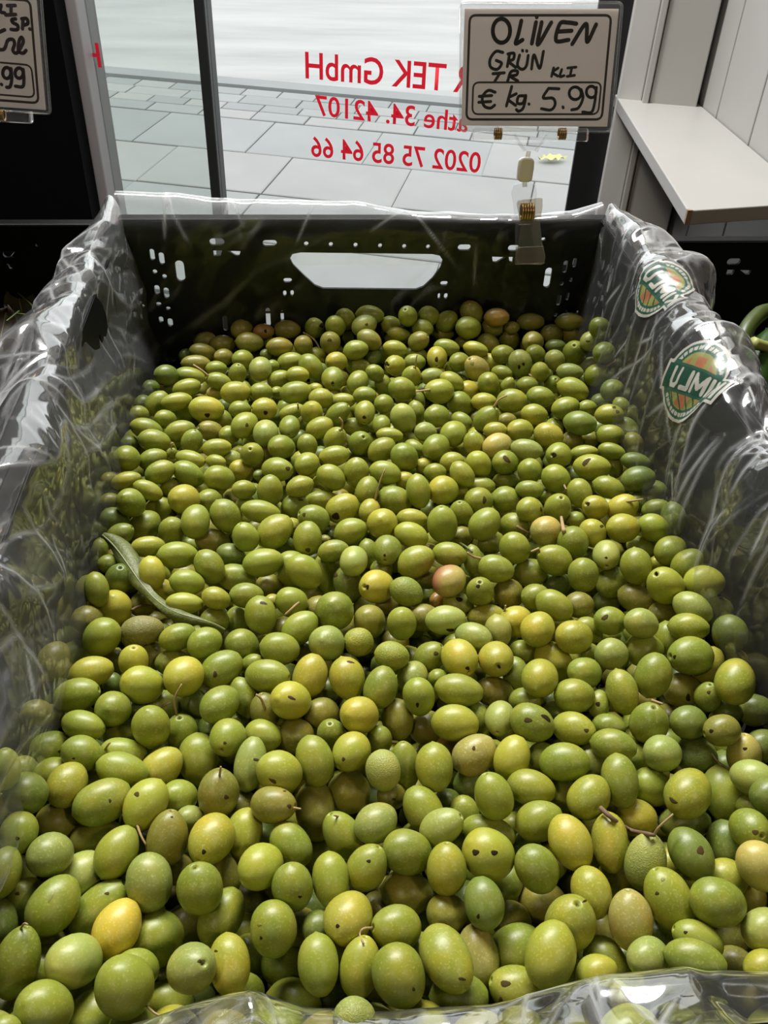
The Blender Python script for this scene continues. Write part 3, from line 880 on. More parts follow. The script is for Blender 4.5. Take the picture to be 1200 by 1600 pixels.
-1017 4883 -3514 93 32 17 976 705 0 g -
-1164 4813 -3453 16 80 -58 1054 853 0 g -
-1210 5146 -3565 53 69 -49 675 551 1 d -
-767 4836 -3487 93 -36 -6 1038 593 0 l d
-599 4801 -3485 94 -34 2 700 457 0 l d
-505 4960 -3584 70 57 -43 706 604 1 b -
-366 4847 -3467 -6 -54 84 953 786 0 g d
-939 4662 -3456 90 36 24 996 734 0 g -
-767 4698 -3501 84 -23 -49 1114 743 0 g -
-564 4612 -3478 87 25 -42 1023 813 0 g -
-443 4843 -3606 53 24 -82 969 777 1 y -
-199 4693 -3481 93 -34 12 1067 800 0 g d
-1145 4607 -3478 95 30 8 962 572 0 l -
-1275 4713 -3549 54 66 -52 629 519 1 o -
-997 4496 -3474 88 -16 -46 974 590 0 l -
-893 4659 -3571 77 48 43 693 548 1 l -
-403 4465 -3462 91 31 -27 790 617 0 g -
-242 4464 -3473 4 27 96 1034 826 0 g d
-320 4727 -3549 45 71 -55 489 381 1 d -
106 5598 -3516 98 16 -12 908 782 0 l -
273 5669 -3584 100 -4 1 932 566 1 l -
430 5634 -3517 100 -6 2 880 637 0 g -
561 5502 -3512 54 71 -46 848 718 0 g -
-106 5521 -3579 95 19 26 976 585 1 l s
38 5397 -3508 9 37 -93 954 792 0 l -
225 5379 -3507 71 -2 70 997 733 0 g d
412 5360 -3492 -12 -93 -34 939 762 0 l d
520 5217 -3501 20 94 28 775 635 0 g -
681 5297 -3504 31 19 -93 1204 935 0 b -
796 5478 -3577 16 -56 -82 917 655 1 g -
-121 5209 -3501 -11 -99 -5 959 743 0 g d
87 5190 -3500 91 21 34 1001 772 0 l -
345 5366 -3617 98 -15 -13 967 677 1 g -
191 5042 -3495 33 -29 90 1021 787 0 l ds
355 4988 -3494 18 -52 84 1054 811 0 g d
565 5079 -3496 99 -14 -4 943 539 0 l -
818 5111 -3497 83 35 -42 869 686 0 b -
-174 4957 -3491 69 58 -43 1036 829 0 g -
-2 4970 -3492 14 -21 -97 823 694 0 g -
175 4836 -3487 99 7 14 1039 711 0 l -
495 4900 -3488 83 27 49 1024 803 0 g -
640 4790 -3479 51 23 -83 1121 902 0 g -
733 5011 -3560 74 -66 -12 802 555 1 g d
-6 4749 -3483 55 80 -21 971 781 0 l -
145 4588 -3477 80 -37 -46 1004 792 0 g -
310 4635 -3479 0 -21 -98 1047 826 0 l -
496 4623 -3476 96 -23 -18 1067 773 0 g -
778 4820 -3571 69 57 -44 699 543 1 y -
-54 4461 -3445 95 20 25 903 671 0 l -
367 4438 -3472 29 76 58 946 753 0 g -
685 4392 -3452 15 -63 -77 1112 776 0 g -
629 4646 -3556 99 -10 5 705 588 1 y -
1153 5666 -3628 61 34 -72 1142 912 1 g -
1324 5621 -3582 98 -17 9 972 670 1 y -
926 5321 -3505 84 44 -31 1018 823 0 g -
1114 5355 -3573 72 -68 -12 842 615 1 g d
1273 5265 -3503 52 -2 86 1114 850 0 g ds
1508 5517 -3513 97 -20 11 1122 910 0 g -
1733 5568 -3515 95 -31 -3 1040 795 0 g -
1632 5319 -3505 98 -7 -17 994 771 0 l -
1446 5343 -3572 95 26 -19 758 584 1 o -
1010 5083 -3496 62 78 -4 1078 885 0 g -
866 4917 -3490 62 78 -4 1096 865 0 g -
1309 5114 -3497 98 -18 10 835 604 0 l -
1486 5108 -3497 92 31 -23 1020 807 0 l -
1672 5038 -3494 90 -41 -16 1060 859 0 y -
1882 5400 -3508 97 18 16 1075 841 0 g -
1912 5131 -3462 94 -35 0 1188 869 0 d -
2082 5502 -3578 99 13 -10 765 601 1 g -
1134 4974 -3503 -21 25 94 859 734 0 l d
1285 4918 -3488 90 41 16 1076 841 0 p -
1474 4854 -3481 95 -31 -2 1115 725 0 b -
1680 4787 -3485 -64 -61 46 1014 859 0 g d
1886 5129 -3617 82 46 -34 923 767 1 o -
2032 5181 -3636 68 59 -43 773 613 1 o -
1870 4636 -3479 95 -31 9 1253 872 0 l -
1296 4693 -3466 74 54 -41 973 816 0 g -
950 4739 -3483 98 -4 22 818 655 0 l -
1121 4694 -3481 46 16 -87 1059 842 0 l -
989 4557 -3453 62 -56 -56 956 717 0 l -
822 4623 -3479 99 -13 7 750 590 0 g -
1444 4607 -3478 22 53 -82 1031 809 0 g -
1591 4494 -3457 74 -1 -67 1034 877 0 g s
1899 4905 -3556 95 -20 23 974 557 1 l -
852 4442 -3490 69 56 -46 1096 943 0 y -
980 4558 -3591 31 -63 -71 879 586 1 y -
1124 4574 -3569 98 -17 10 969 646 1 g -
1400 4402 -3470 96 -26 6 891 603 0 g -
1316 4670 -3595 98 -19 11 897 538 1 g -
1713 4346 -3468 30 -66 -68 993 784 0 g -
1557 4486 -3593 68 57 -47 682 556 1 g -
2290 5611 -3496 79 52 -33 1033 860 1 d -
2154 5237 -3466 95 -28 16 1036 754 0 l -
2290 5377 -3494 46 -61 -64 785 628 1 g -
2290 5194 -3549 70 -59 -40 875 669 1 d -
2106 5022 -3494 94 -33 9 989 759 0 g -
2283 5008 -3560 45 -64 -62 856 705 1 o -
2051 4803 -3473 91 -42 -5 937 558 0 g -
2183 4690 -3480 92 -40 4 970 617 0 d -
2088 4789 -3593 15 -63 -76 834 589 1 l -
2123 4459 -3453 92 -18 34 1130 853 0 d -
1915 4401 -3470 88 -47 -11 1056 718 0 g -
2261 4465 -3563 97 19 -18 894 753 1 d -
2255 5713 -3661 83 46 -31 822 680 2 d -
-1046 5986 -3530 83 47 -29 974 795 0 d -
-819 6688 -3624 94 25 24 944 708 1 o -
-818 6481 -3614 98 0 -22 1096 692 1 o -
-668 6610 -3618 100 7 -5 1054 762 1 o -
-510 6690 -3529 87 43 -23 964 822 1 o -
-443 6513 -3550 99 1 -11 1143 797 0 o -
-332 6645 -3525 100 3 -3 878 644 1 O -
-858 6286 -3607 99 10 -7 1156 677 1 o -
-645 6388 -3611 75 57 -33 856 686 1 o -
-491 6340 -3609 53 74 -43 1030 798 1 g -
-885 6079 -3600 97 1 -23 1184 716 1 g -
-693 6197 -3604 100 8 -6 839 615 1 g -
-516 5990 -3531 21 -15 97 899 701 0 g d
-344 6067 -3534 9 99 14 1065 885 0 b -
-257 6226 -3605 71 61 -36 609 508 1 g -
-875 5785 -3523 96 23 14 1070 681 0 g -
-646 5858 -3516 96 -6 -28 983 664 0 g -
-514 5685 -3506 99 10 2 1109 819 0 l -
-331 5729 -3537 96 23 -16 884 731 0 g -
-684 5866 -3621 99 8 -7 648 486 1 p -
-1185 6040 -3673 44 76 -47 775 621 2 d -
-1042 5976 -3671 63 66 -42 549 449 2 d -
-960 6560 -3692 50 75 -43 753 600 2 d -
-307 6690 -3631 70 63 -35 642 534 1 d -
-312 6438 -3621 74 58 -34 557 462 1 d -
-140 6690 -3533 100 1 -2 1112 787 0 o -
81 6690 -3524 10 46 -88 973 815 0 g -
250 6563 -3442 22 46 -86 1047 827 0 g -
339 6690 -3445 49 34 -80 1037 824 1 g -
539 6690 -3407 99 -11 -5 1176 764 1 g -
484 6564 -3439 91 14 39 1070 882 0 b -
711 6690 -3502 -90 -11 42 896 772 1 g d
-201 6423 -3544 100 2 -2 1081 765 0 o -
-12 6445 -3548 -2 39 -92 901 769 0 o -
204 6430 -3519 13 32 -94 1011 847 0 o -
361 6690 -3616 0 -6 -100 621 478 1 l -
516 6410 -3484 86 -29 -41 1057 793 0 o -
402 6296 -3511 99 3 17 1019 784 0 g -
-117 6297 -3608 99 9 13 1082 741 1 g -
43 6086 -3534 63 -39 -67 1095 866 0 g -
244 6165 -3537 78 54 -32 947 773 0 y -
423 6276 -3650 100 -6 2 976 689 1 g -
551 6361 -3613 67 72 17 749 578 1 d -
-205 6018 -3597 95 19 26 937 662 1 g -
-61 5956 -3529 100 0 -2 902 652 0 l -
204 5888 -3527 -4 -100 0 1050 873 0 g d
390 5833 -3525 48 78 40 987 795 0 g -
528 5938 -3512 70 32 -64 821 654 0 g -
595 5983 -3647 18 3 -98 879 724 1 g -
-77 5693 -3519 99 9 13 1190 826 0 g -
-217 5811 -3589 52 72 -46 543 457 1 g -
72 5850 -3591 100 -2 -1 597 488 1 l -
838 6588 -3369 -29 -44 85 946 803 0 g d
1026 6685 -3421 73 60 -32 1035 828 1 g -
1177 6677 -3465 77 19 62 1010 832 1 g -
1382 6690 -3392 69 27 -67 1121 919 1 o -
770 6570 -3521 98 -17 -11 993 568 0 l -
964 6565 -3468 86 -51 8 916 755 0 g d
1343 6565 -3467 79 47 -39 1218 947 0 g -
1156 6690 -3584 99 -14 6 962 661 1 o -
918 6432 -3512 76 -20 62 933 773 0 o d
759 6690 -3633 98 -17 -11 961 601 1 o -
1577 6606 -3397 98 -19 9 1061 766 1 O -
1574 6690 -3529 87 43 -24 1093 841 1 o -
721 6370 -3545 98 -17 -11 1007 689 0 l -
1143 6382 -3546 97 -22 -9 1067 693 0 g -
1371 6332 -3538 95 -29 -15 1037 638 0 l -
1315 6609 -3620 99 -16 7 719 479 1 o -
1517 6561 -3608 92 -33 -21 1014 776 1 o -
1730 6690 -3645 54 0 -84 1013 851 1 o -
1726 6641 -3511 100 3 -3 666 538 1 o -
907 6462 -3646 98 -19 -10 971 588 1 g -
1040 6207 -3539 -11 -97 -20 1037 810 0 y d
873 6258 -3606 99 -11 5 889 689 1 g -
695 6089 -3534 -67 -64 38 936 796 0 y d
1579 6245 -3534 98 -19 9 950 739 0 g -
1209 6122 -3533 84 47 -28 917 778 0 g -
1326 6004 -3523 -61 -13 78 1197 922 0 p d
1498 6307 -3644 92 -34 -21 932 699 1 y -
1689 6092 -3535 34 -7 -94 1167 936 0 b -
805 5905 -3525 19 -22 96 923 755 0 l ds
964 5911 -3531 98 -4 21 909 657 0 b -
1161 6190 -3641 10 12 99 831 516 1 g d
1102 5807 -3516 85 -38 -36 999 699 0 l -
711 5704 -3513 92 12 -37 1083 884 0 g -
983 5653 -3504 -97 -19 14 1150 930 0 l ds
1242 5834 -3614 85 45 -29 963 771 1 y -
1378 5782 -3523 19 61 -77 1049 850 0 g -
1514 5950 -3529 81 -57 14 868 562 0 g d
1520 5748 -3521 37 2 93 698 524 0 g d
841 5704 -3605 33 -54 -78 755 485 1 g -
1704 5858 -3591 97 -21 11 858 692 1 g -
1890 6690 -3485 97 -22 10 1172 721 1 o -
1874 6466 -3549 53 74 -41 1121 869 0 o -
1847 6251 -3541 75 44 -49 944 742 0 g -
2069 6625 -3566 94 30 -17 1019 843 1 o -
2202 6624 -3448 96 -26 12 1194 716 1 o -
2258 6690 -3584 96 -26 13 1156 973 1 o -
2077 6491 -3607 96 -24 12 894 596 1 d -
2283 6118 -3247 54 37 -76 1033 819 0 d -
2257 6186 -3395 91 40 10 934 783 0 b -
2163 6247 -3531 -26 -49 83 1169 956 0 g d
2290 5937 -3359 72 64 -27 1049 836 0 d -
1978 6138 -3536 48 43 -76 993 813 0 b -
1811 5929 -3522 30 13 -95 885 715 0 l -
2051 5945 -3529 95 -30 6 1053 668 0 b -
2290 6199 -3617 92 -13 36 957 638 1 b -
2245 5887 -3527 65 -28 71 1023 869 0 g ds
1919 5897 -3613 6 -46 88 822 671 1 g d
2005 5674 -3519 89 -42 -16 1244 846 0 l -
-1161 1328 -3384 84 54 -8 1055 884 1 b -
-1056 1394 -3533 23 -11 -97 1204 941 1 g -
-661 1336 -3473 74 -57 -36 1091 901 1 g -
-543 1378 -3622 56 -25 -79 1233 1006 1 y -
-337 1293 -3430 63 3 -77 1110 891 1 o -
-149 1323 -3518 99 -13 -9 1164 905 1 g -
4 1258 -3439 76 46 -45 1204 982 1 o -
189 1307 -3533 71 -67 -21 1147 913 1 b -
365 1267 -3471 32 -55 -77 1206 987 1 y -
537 1219 -3413 85 52 1 1096 906 1 o -
714 1238 -3493 58 -31 -75 1187 993 1 o -
914 1248 -3552 47 -19 -86 1268 986 1 l -
1093 1214 -3451 86 35 -36 1233 1001 1 l -
1316 1270 -3631 84 35 -41 1278 1016 1 l -
1430 1189 -3511 88 15 -45 1222 990 1 b -
1644 1189 -3506 80 55 23 1193 995 1 g -
-1054 1203 -3325 25 81 -53 1098 895 1 g -
-901 1229 -3454 35 46 -81 1217 954 1 g -
-690 1141 -3259 22 83 -51 1154 900 1 o -
-581 1191 -3403 31 84 -45 1125 871 1 b -
-406 1143 -3340 81 57 10 1090 912 1 o -
-221 1166 -3376 18 92 -35 1093 905 1 g -
-65 1101 -3263 78 4 -62 1040 884 1 l -
101 1144 -3356 45 84 -29 1174 904 1 o -
237 1092 -3259 63 -9 -77 1124 900 1 y -
413 1113 -3344 59 -35 -72 1136 902 1 y -
567 1063 -3285 35 -63 -70 1049 860 1 b -
776 1096 -3379 69 69 -22 1164 975 1 b -
911 1033 -3265 87 33 -37 1127 928 1 g -
1086 1068 -3345 72 55 41 1103 885 1 g -
1280 1092 -3447 55 -49 -68 1205 976 1 g -
1456 1044 -3379 99 -7 -9 1171 919 1 o -
1550 977 -3256 99 5 -11 1081 847 1 o -"""
# olive index, kind, three points on its unit sphere: centre, end of long half-axis, end of short half-axis; one bruise at the back left is a painted shadow spot
SPOTS = """13 slit 0.27 0.69 -0.67 0.51 0.67 -0.54 0.20 0.76 -0.61
18 slit -0.51 0.46 -0.73 -0.68 0.48 -0.55 -0.55 0.38 -0.75
363 slit 0.20 0.79 -0.59 0.45 0.76 -0.46 0.13 0.85 -0.50
337 slit -0.46 0.86 -0.21 -0.53 0.85 0.04 -0.54 0.80 -0.27
152 bruise -0.80 0.12 -0.59 -0.90 0.17 -0.41 -0.82 0.01 -0.57
10 bruise -0.60 0.72 -0.34 -0.68 0.69 -0.26 -0.70 0.56 -0.43
188 hole -0.44 0.22 -0.87 -0.47 0.38 -0.80 -0.55 0.16 -0.82
188 hole -0.45 0.78 -0.44 -0.41 0.86 -0.30 -0.55 0.74 -0.40
395 hole -0.30 0.95 -0.08 -0.29 0.94 0.19 -0.52 0.85 -0.08
276 hole 0.02 0.88 0.47 0.03 0.67 0.74 -0.17 0.89 0.42
135 bruise -0.20 0.96 -0.17 -0.05 0.97 -0.22 -0.10 0.99 -0.08
132 bruise -0.64 0.73 0.23 -0.72 0.66 0.21 -0.62 0.76 0.18
142 bruise -0.21 0.43 0.88 -0.29 0.38 0.88 -0.24 0.47 0.85
125 hole -0.79 0.55 -0.27 -0.78 0.60 -0.19 -0.83 0.50 -0.25
124 hole -0.83 0.56 0.06 -0.83 0.53 0.17 -0.88 0.47 0.06
138 hole 0.23 0.81 0.54 0.36 0.76 0.54 0.23 0.75 0.63
156 bruise -0.60 0.79 0.13 -0.72 0.69 0.11 -0.62 0.79 0.01
162 hole 0.20 0.53 0.82 0.31 0.53 0.79 0.23 0.42 0.88
21 bruise 0.16 0.46 0.88 0.28 0.45 0.85 0.17 0.37 0.91
154 bruise 0.17 0.59 0.79 0.27 0.61 0.75 0.22 0.48 0.85
158 bruise 0.50 0.69 0.52 0.58 0.58 0.57 0.39 0.73 0.55
170 hole -0.22 0.83 0.51 -0.32 0.76 0.56 -0.29 0.84 0.45
158 bruise -0.29 0.43 0.86 -0.21 0.31 0.93 -0.40 0.32 0.86
151 slit -0.46 0.87 0.18 -0.66 0.73 0.17 -0.46 0.88 0.12
174 bruise -0.20 0.97 0.11 -0.32 0.95 0.04 -0.15 0.99 0.04
179 bruise -0.71 0.41 -0.57 -0.77 0.47 -0.43 -0.77 0.31 -0.55
206 bruise 0.33 0.31 -0.89 0.09 0.36 -0.93 0.34 0.20 -0.92
213 bruise -0.34 0.20 0.92 -0.13 0.20 0.97 -0.36 0.02 0.93
216 bruise -0.08 0.99 0.08 0.12 0.98 0.16 -0.23 0.95 0.23
203 hole 0.33 0.77 0.55 0.18 0.81 0.56 0.35 0.81 0.47
57 hole -0.56 0.83 -0.09 -0.49 0.87 -0.10 -0.56 0.83 -0.01
53 hole -0.43 -0.90 -0.09 -0.53 -0.85 -0.05 -0.42 -0.91 -0.02
61 hole 0.11 0.47 -0.87 0.01 0.51 -0.86 0.08 0.40 -0.91
64 bruise -0.02 0.21 0.98 0.05 0.10 0.99 -0.10 0.16 0.98
65 bruise -0.56 0.67 -0.49 -0.45 0.76 -0.47 -0.56 0.70 -0.44
57 dent -0.56 0.66 -0.50 -0.43 0.74 -0.52 -0.57 0.69 -0.45
79 hole 0.55 0.72 -0.43 0.47 0.77 -0.44 0.56 0.64 -0.53
86 bruise 0.07 0.98 0.19 0.14 0.96 0.23 0.04 0.96 0.27
87 bruise 0.01 0.54 0.84 0.19 0.45 0.87 -0.01 0.48 0.87
93 bruise 0.23 0.70 0.67 0.21 0.85 0.49 0.39 0.66 0.64
93 bruise 0.77 0.17 0.62 0.78 0.28 0.56 0.84 -0.01 0.55
84 hole 0.40 0.21 0.89 0.61 0.39 0.69 0.35 0.09 0.93
100 dent 0.24 0.59 0.77 0.16 0.65 0.75 0.32 0.62 0.72
100 bruise 0.74 0.45 0.50 0.68 0.55 0.49 0.78 0.44 0.44
105 hole 0.30 0.65 0.70 0.28 0.73 0.63 0.40 0.61 0.68
30 dent -0.20 0.97 0.13 -0.14 0.93 0.32 -0.27 0.95 0.13
31 bruise -0.17 0.76 0.63 -0.24 0.69 0.68 -0.24 0.76 0.60
29 bruise -0.07 -0.40 -0.92 -0.20 -0.40 -0.89 -0.08 -0.48 -0.87
257 hole -0.10 0.34 0.94 0.06 0.29 0.96 -0.12 0.21 0.97
258 hole 0.07 -0.06 1.00 0.18 -0.07 0.98 0.08 -0.18 0.98
262 hole 0.16 -0.99 0.01 0.19 -0.97 0.18 0.28 -0.96 0.01
276 bruise -0.59 0.78 -0.20 -0.51 0.86 -0.00 -0.71 0.69 -0.14
256 bruise -0.57 0.49 0.67 -0.57 0.32 0.76 -0.69 0.43 0.58
287 hole 0.25 0.23 0.94 0.34 0.11 0.93 0.18 0.15 0.97
296 bruise -0.32 -0.56 0.77 -0.15 -0.60 0.78 -0.34 -0.66 0.67
297 hole -0.24 0.93 0.29 0.01 0.96 0.28 -0.22 0.86 0.47
295 hole -0.78 0.19 -0.60 -0.84 0.25 -0.49 -0.87 -0.05 -0.48
300 hole 0.27 0.57 0.78 0.36 0.65 0.67 0.38 0.46 0.80
280 bruise -0.32 0.44 -0.83 -0.29 0.70 -0.65 -0.50 0.39 -0.78
277 bruise -0.36 0.56 0.75 -0.23 0.48 0.84 -0.46 0.45 0.77
342 hole -0.74 0.34 -0.58 -0.91 0.25 -0.33 -0.73 0.01 -0.69
359 hole 0.21 0.12 0.97 0.31 -0.06 0.95 0.09 0.04 0.99
357 hole -0.08 0.42 0.90 0.05 0.43 0.90 -0.07 0.30 0.95
340 bruise 0.44 0.33 0.83 0.51 0.44 0.74 0.59 0.20 0.79
343 bruise -0.18 0.73 -0.66 -0.39 0.65 -0.65 -0.18 0.59 -0.79
358 bruise -0.75 0.20 -0.63 -0.84 0.29 -0.45 -0.76 -0.19 -0.62
394 hole -0.18 -0.28 0.94 0.02 -0.31 0.95 -0.21 -0.45 0.87
374 bruise -0.71 0.45 -0.54 -0.84 0.16 -0.51 -0.63 0.41 -0.66
377 bruise -0.85 0.51 0.12 -0.95 0.27 0.16 -0.86 0.51 -0.04
248 hole -0.98 -0.00 0.19 -0.90 -0.13 0.42 -0.96 -0.21 0.18
430 hole -1.00 0.05 0.06 -0.97 0.06 0.24 -0.98 -0.19 0.07
440 hole 0.97 0.15 0.20 0.99 0.16 0.01 0.98 -0.10 0.16
441 bruise -0.73 0.62 -0.29 -0.81 0.56 -0.19 -0.80 0.47 -0.38
456 bruise -0.32 0.44 0.84 -0.11 0.31 0.95 -0.46 0.26 0.85
471 hole 0.00 0.61 0.79 0.21 0.59 0.78 0.01 0.46 0.89
517 hole 0.16 0.08 0.98 0.40 0.19 0.90 0.27 -0.22 0.94
520 bruise -0.52 0.78 -0.35 -0.21 0.97 -0.08 -0.70 0.67 -0.25
521 bruise -0.46 0.57 -0.68 -0.83 0.35 -0.43 -0.46 0.38 -0.80
374 bruise -0.71 0.40 -0.57 -0.83 0.13 -0.54 -0.64 0.36 -0.68
537 hole -0.14 0.94 0.32 -0.05 0.88 0.47 -0.37 0.87 0.33
537 bruise -0.50 0.67 0.54 -0.40 0.60 0.69 -0.66 0.52 0.55
623 hole -0.31 0.07 0.95 -0.19 -0.24 0.95 -0.75 -0.09 0.65
621 hole -0.08 0.66 0.74 0.13 0.67 0.73 -0.07 0.43 0.90
628 hole 0.24 -0.96 -0.18 0.11 -0.98 -0.15 0.29 -0.96 0.01
628 hole -0.18 -0.94 -0.29 -0.31 -0.92 -0.25 -0.14 -0.98 -0.15
626 dent 0.52 0.00 0.86 0.61 0.17 0.78 0.64 -0.14 0.75
649 slit -0.48 0.52 -0.70 -0.66 0.54 -0.52 -0.54 0.42 -0.73
648 hole -0.79 -0.28 -0.54 -0.85 -0.20 -0.48 -0.82 -0.39 -0.42
575 hole -0.85 0.04 -0.53 -0.91 0.40 -0.10 -0.88 -0.24 -0.41
583 bruise -0.02 -0.53 -0.85 -0.29 -0.53 -0.80 0.00 -0.66 -0.75
579 bruise -0.84 0.50 0.21 -0.84 0.41 0.34 -0.91 0.39 0.16
594 hole 0.00 0.31 0.95 0.19 0.30 0.93 0.00 0.15 0.99
555 hole -0.83 0.53 0.18 -0.79 0.52 0.33 -0.95 0.25 0.18
549 bruise -0.32 -0.78 -0.54 -0.77 -0.56 -0.30 -0.26 -0.87 -0.41
403 hole 0.16 0.14 0.98 0.32 -0.05 0.95 0.00 0.02 1.00
406 bruise -0.43 0.73 -0.53 -0.34 0.90 -0.27 -0.56 0.63 -0.54
412 hole -0.14 0.62 0.77 -0.00 0.64 0.77 -0.12 0.55 0.82
417 hole -0.07 0.03 1.00 0.01 0.13 0.99 0.08 -0.05 1.00"""
# olive index, radius (mm), points (0.1 mm)
STALKS = """35 0.41 -1084.9 1649.6 -3269.9 -1060.3 1645.8 -3222.3 -1044.1 1637.7 -3217.4
135 0.50 -739.9 2101.0 -3352.5 -719.3 2054.0 -3358.0 -697.2 2020.7 -3376.1
40 0.39 -607.8 1370.4 -3312.3 -567.6 1335.7 -3300.2 -529.2 1326.5 -3293.8 -479.1 1339.8 -3258.3
85 0.46 193.2 1599.5 -3331.9 158.0 1584.0 -3299.9 142.8 1566.6 -3306.2 153.1 1515.5 -3268.9
156 0.52 -410.2 2271.8 -3296.1 -400.4 2278.4 -3237.8
158 0.47 -100.6 2115.7 -3316.4 -68.4 2092.2 -3291.8
167 0.43 87.1 2095.2 -3368.7 68.0 2082.7 -3337.4
17 0.63 -234.1 2710.9 -3415.0 -249.0 2722.9 -3353.4 -271.8 2732.9 -3331.6
364 0.71 -68.5 3392.6 -3395.3 -105.9 3352.1 -3400.5 -143.6 3328.1 -3421.9
243 0.53 -650.2 2725.8 -3451.7 -652.3 2755.9 -3366.4 -616.4 2791.6 -3305.7
241 0.45 -743.9 2831.1 -3516.0 -710.6 2816.4 -3480.5 -684.5 2817.0 -3463.7
126 0.50 -943.8 2521.9 -3415.1 -924.6 2514.2 -3373.0 -911.0 2517.3 -3354.9
298 0.62 1574.1 2572.2 -3302.6 1615.5 2537.5 -3290.3
202 0.48 1852.0 2396.1 -3493.0 1867.0 2351.5 -3496.4 1897.5 2297.7 -3482.0
348 0.56 402.3 4271.3 -3416.1 430.0 4309.1 -3317.6 466.6 4356.6 -3242.4
575 0.76 -9.3 6642.9 -3538.8 62.6 6582.4 -3553.9 112.6 6524.7 -3604.9 150.6 6434.8 -3696.5
565 0.83 -716.1 5849.8 -3466.2 -767.8 5857.0 -3415.3 -822.2 5878.4 -3383.8
629 0.62 827.5 5877.1 -3447.1 830.5 5895.6 -3375.3 840.1 5912.2 -3341.3
634 0.83 907.0 5602.2 -3459.7 799.9 5575.3 -3457.5
501 0.72 1312.0 5261.5 -3404.6 1347.4 5269.3 -3341.5 1400.0 5275.3 -3314.8
656 0.79 2306.4 5879.2 -3449.3 2380.6 5880.2 -3389.5
653 0.71 1727.6 5930.8 -3538.2 1770.9 5868.1 -3547.2
378 0.82 1273.4 4128.9 -3538.5 1304.7 4087.7 -3535.6 1337.5 4068.9 -3541.4
389 0.70 1303.5 3743.9 -3382.1 1251.6 3713.3 -3377.1
390 0.69 959.4 3680.3 -3388.7 910.9 3668.0 -3361.0 874.4 3681.0 -3337.4
252 0.60 1029.7 3315.2 -3445.5 1030.8 3315.0 -3396.6
478 0.69 232.7 5025.7 -3409.4 237.2 5032.2 -3351.9 216.4 5049.0 -3321.6
468 0.66 -59.8 5501.4 -3535.8 -63.1 5498.7 -3490.6
527 0.72 1617.4 4418.0 -3442.8 1627.8 4369.2 -3451.8
404 0.69 1942.2 4161.9 -3395.2 2037.0 4139.8 -3360.6
444 0.61 -896.2 4939.6 -3467.0 -895.0 4930.0 -3429.5 -876.8 4927.3 -3417.8
215 0.50 1367.2 1891.1 -3304.2 1377.2 1894.7 -3249.5 1432.2 1918.7 -3200.6"""
OC = {'g': (0.2096, 0.2544, 0.024), 'l': (0.276, 0.3056, 0.0288), 'y': (0.336, 0.332, 0.032), 'd': (0.132, 0.184, 0.0256), 'o': (0.2, 0.196, 0.024), 'b': (0.264, 0.312, 0.0624), 'p': (0.3655, 0.3315, 0.0765), 'Y': (0.476, 0.3867, 0.0391), 'O': (0.272, 0.168, 0.028), 'R': (0.36, 0.31, 0.075), 'k': (0.172, 0.172, 0.036)}
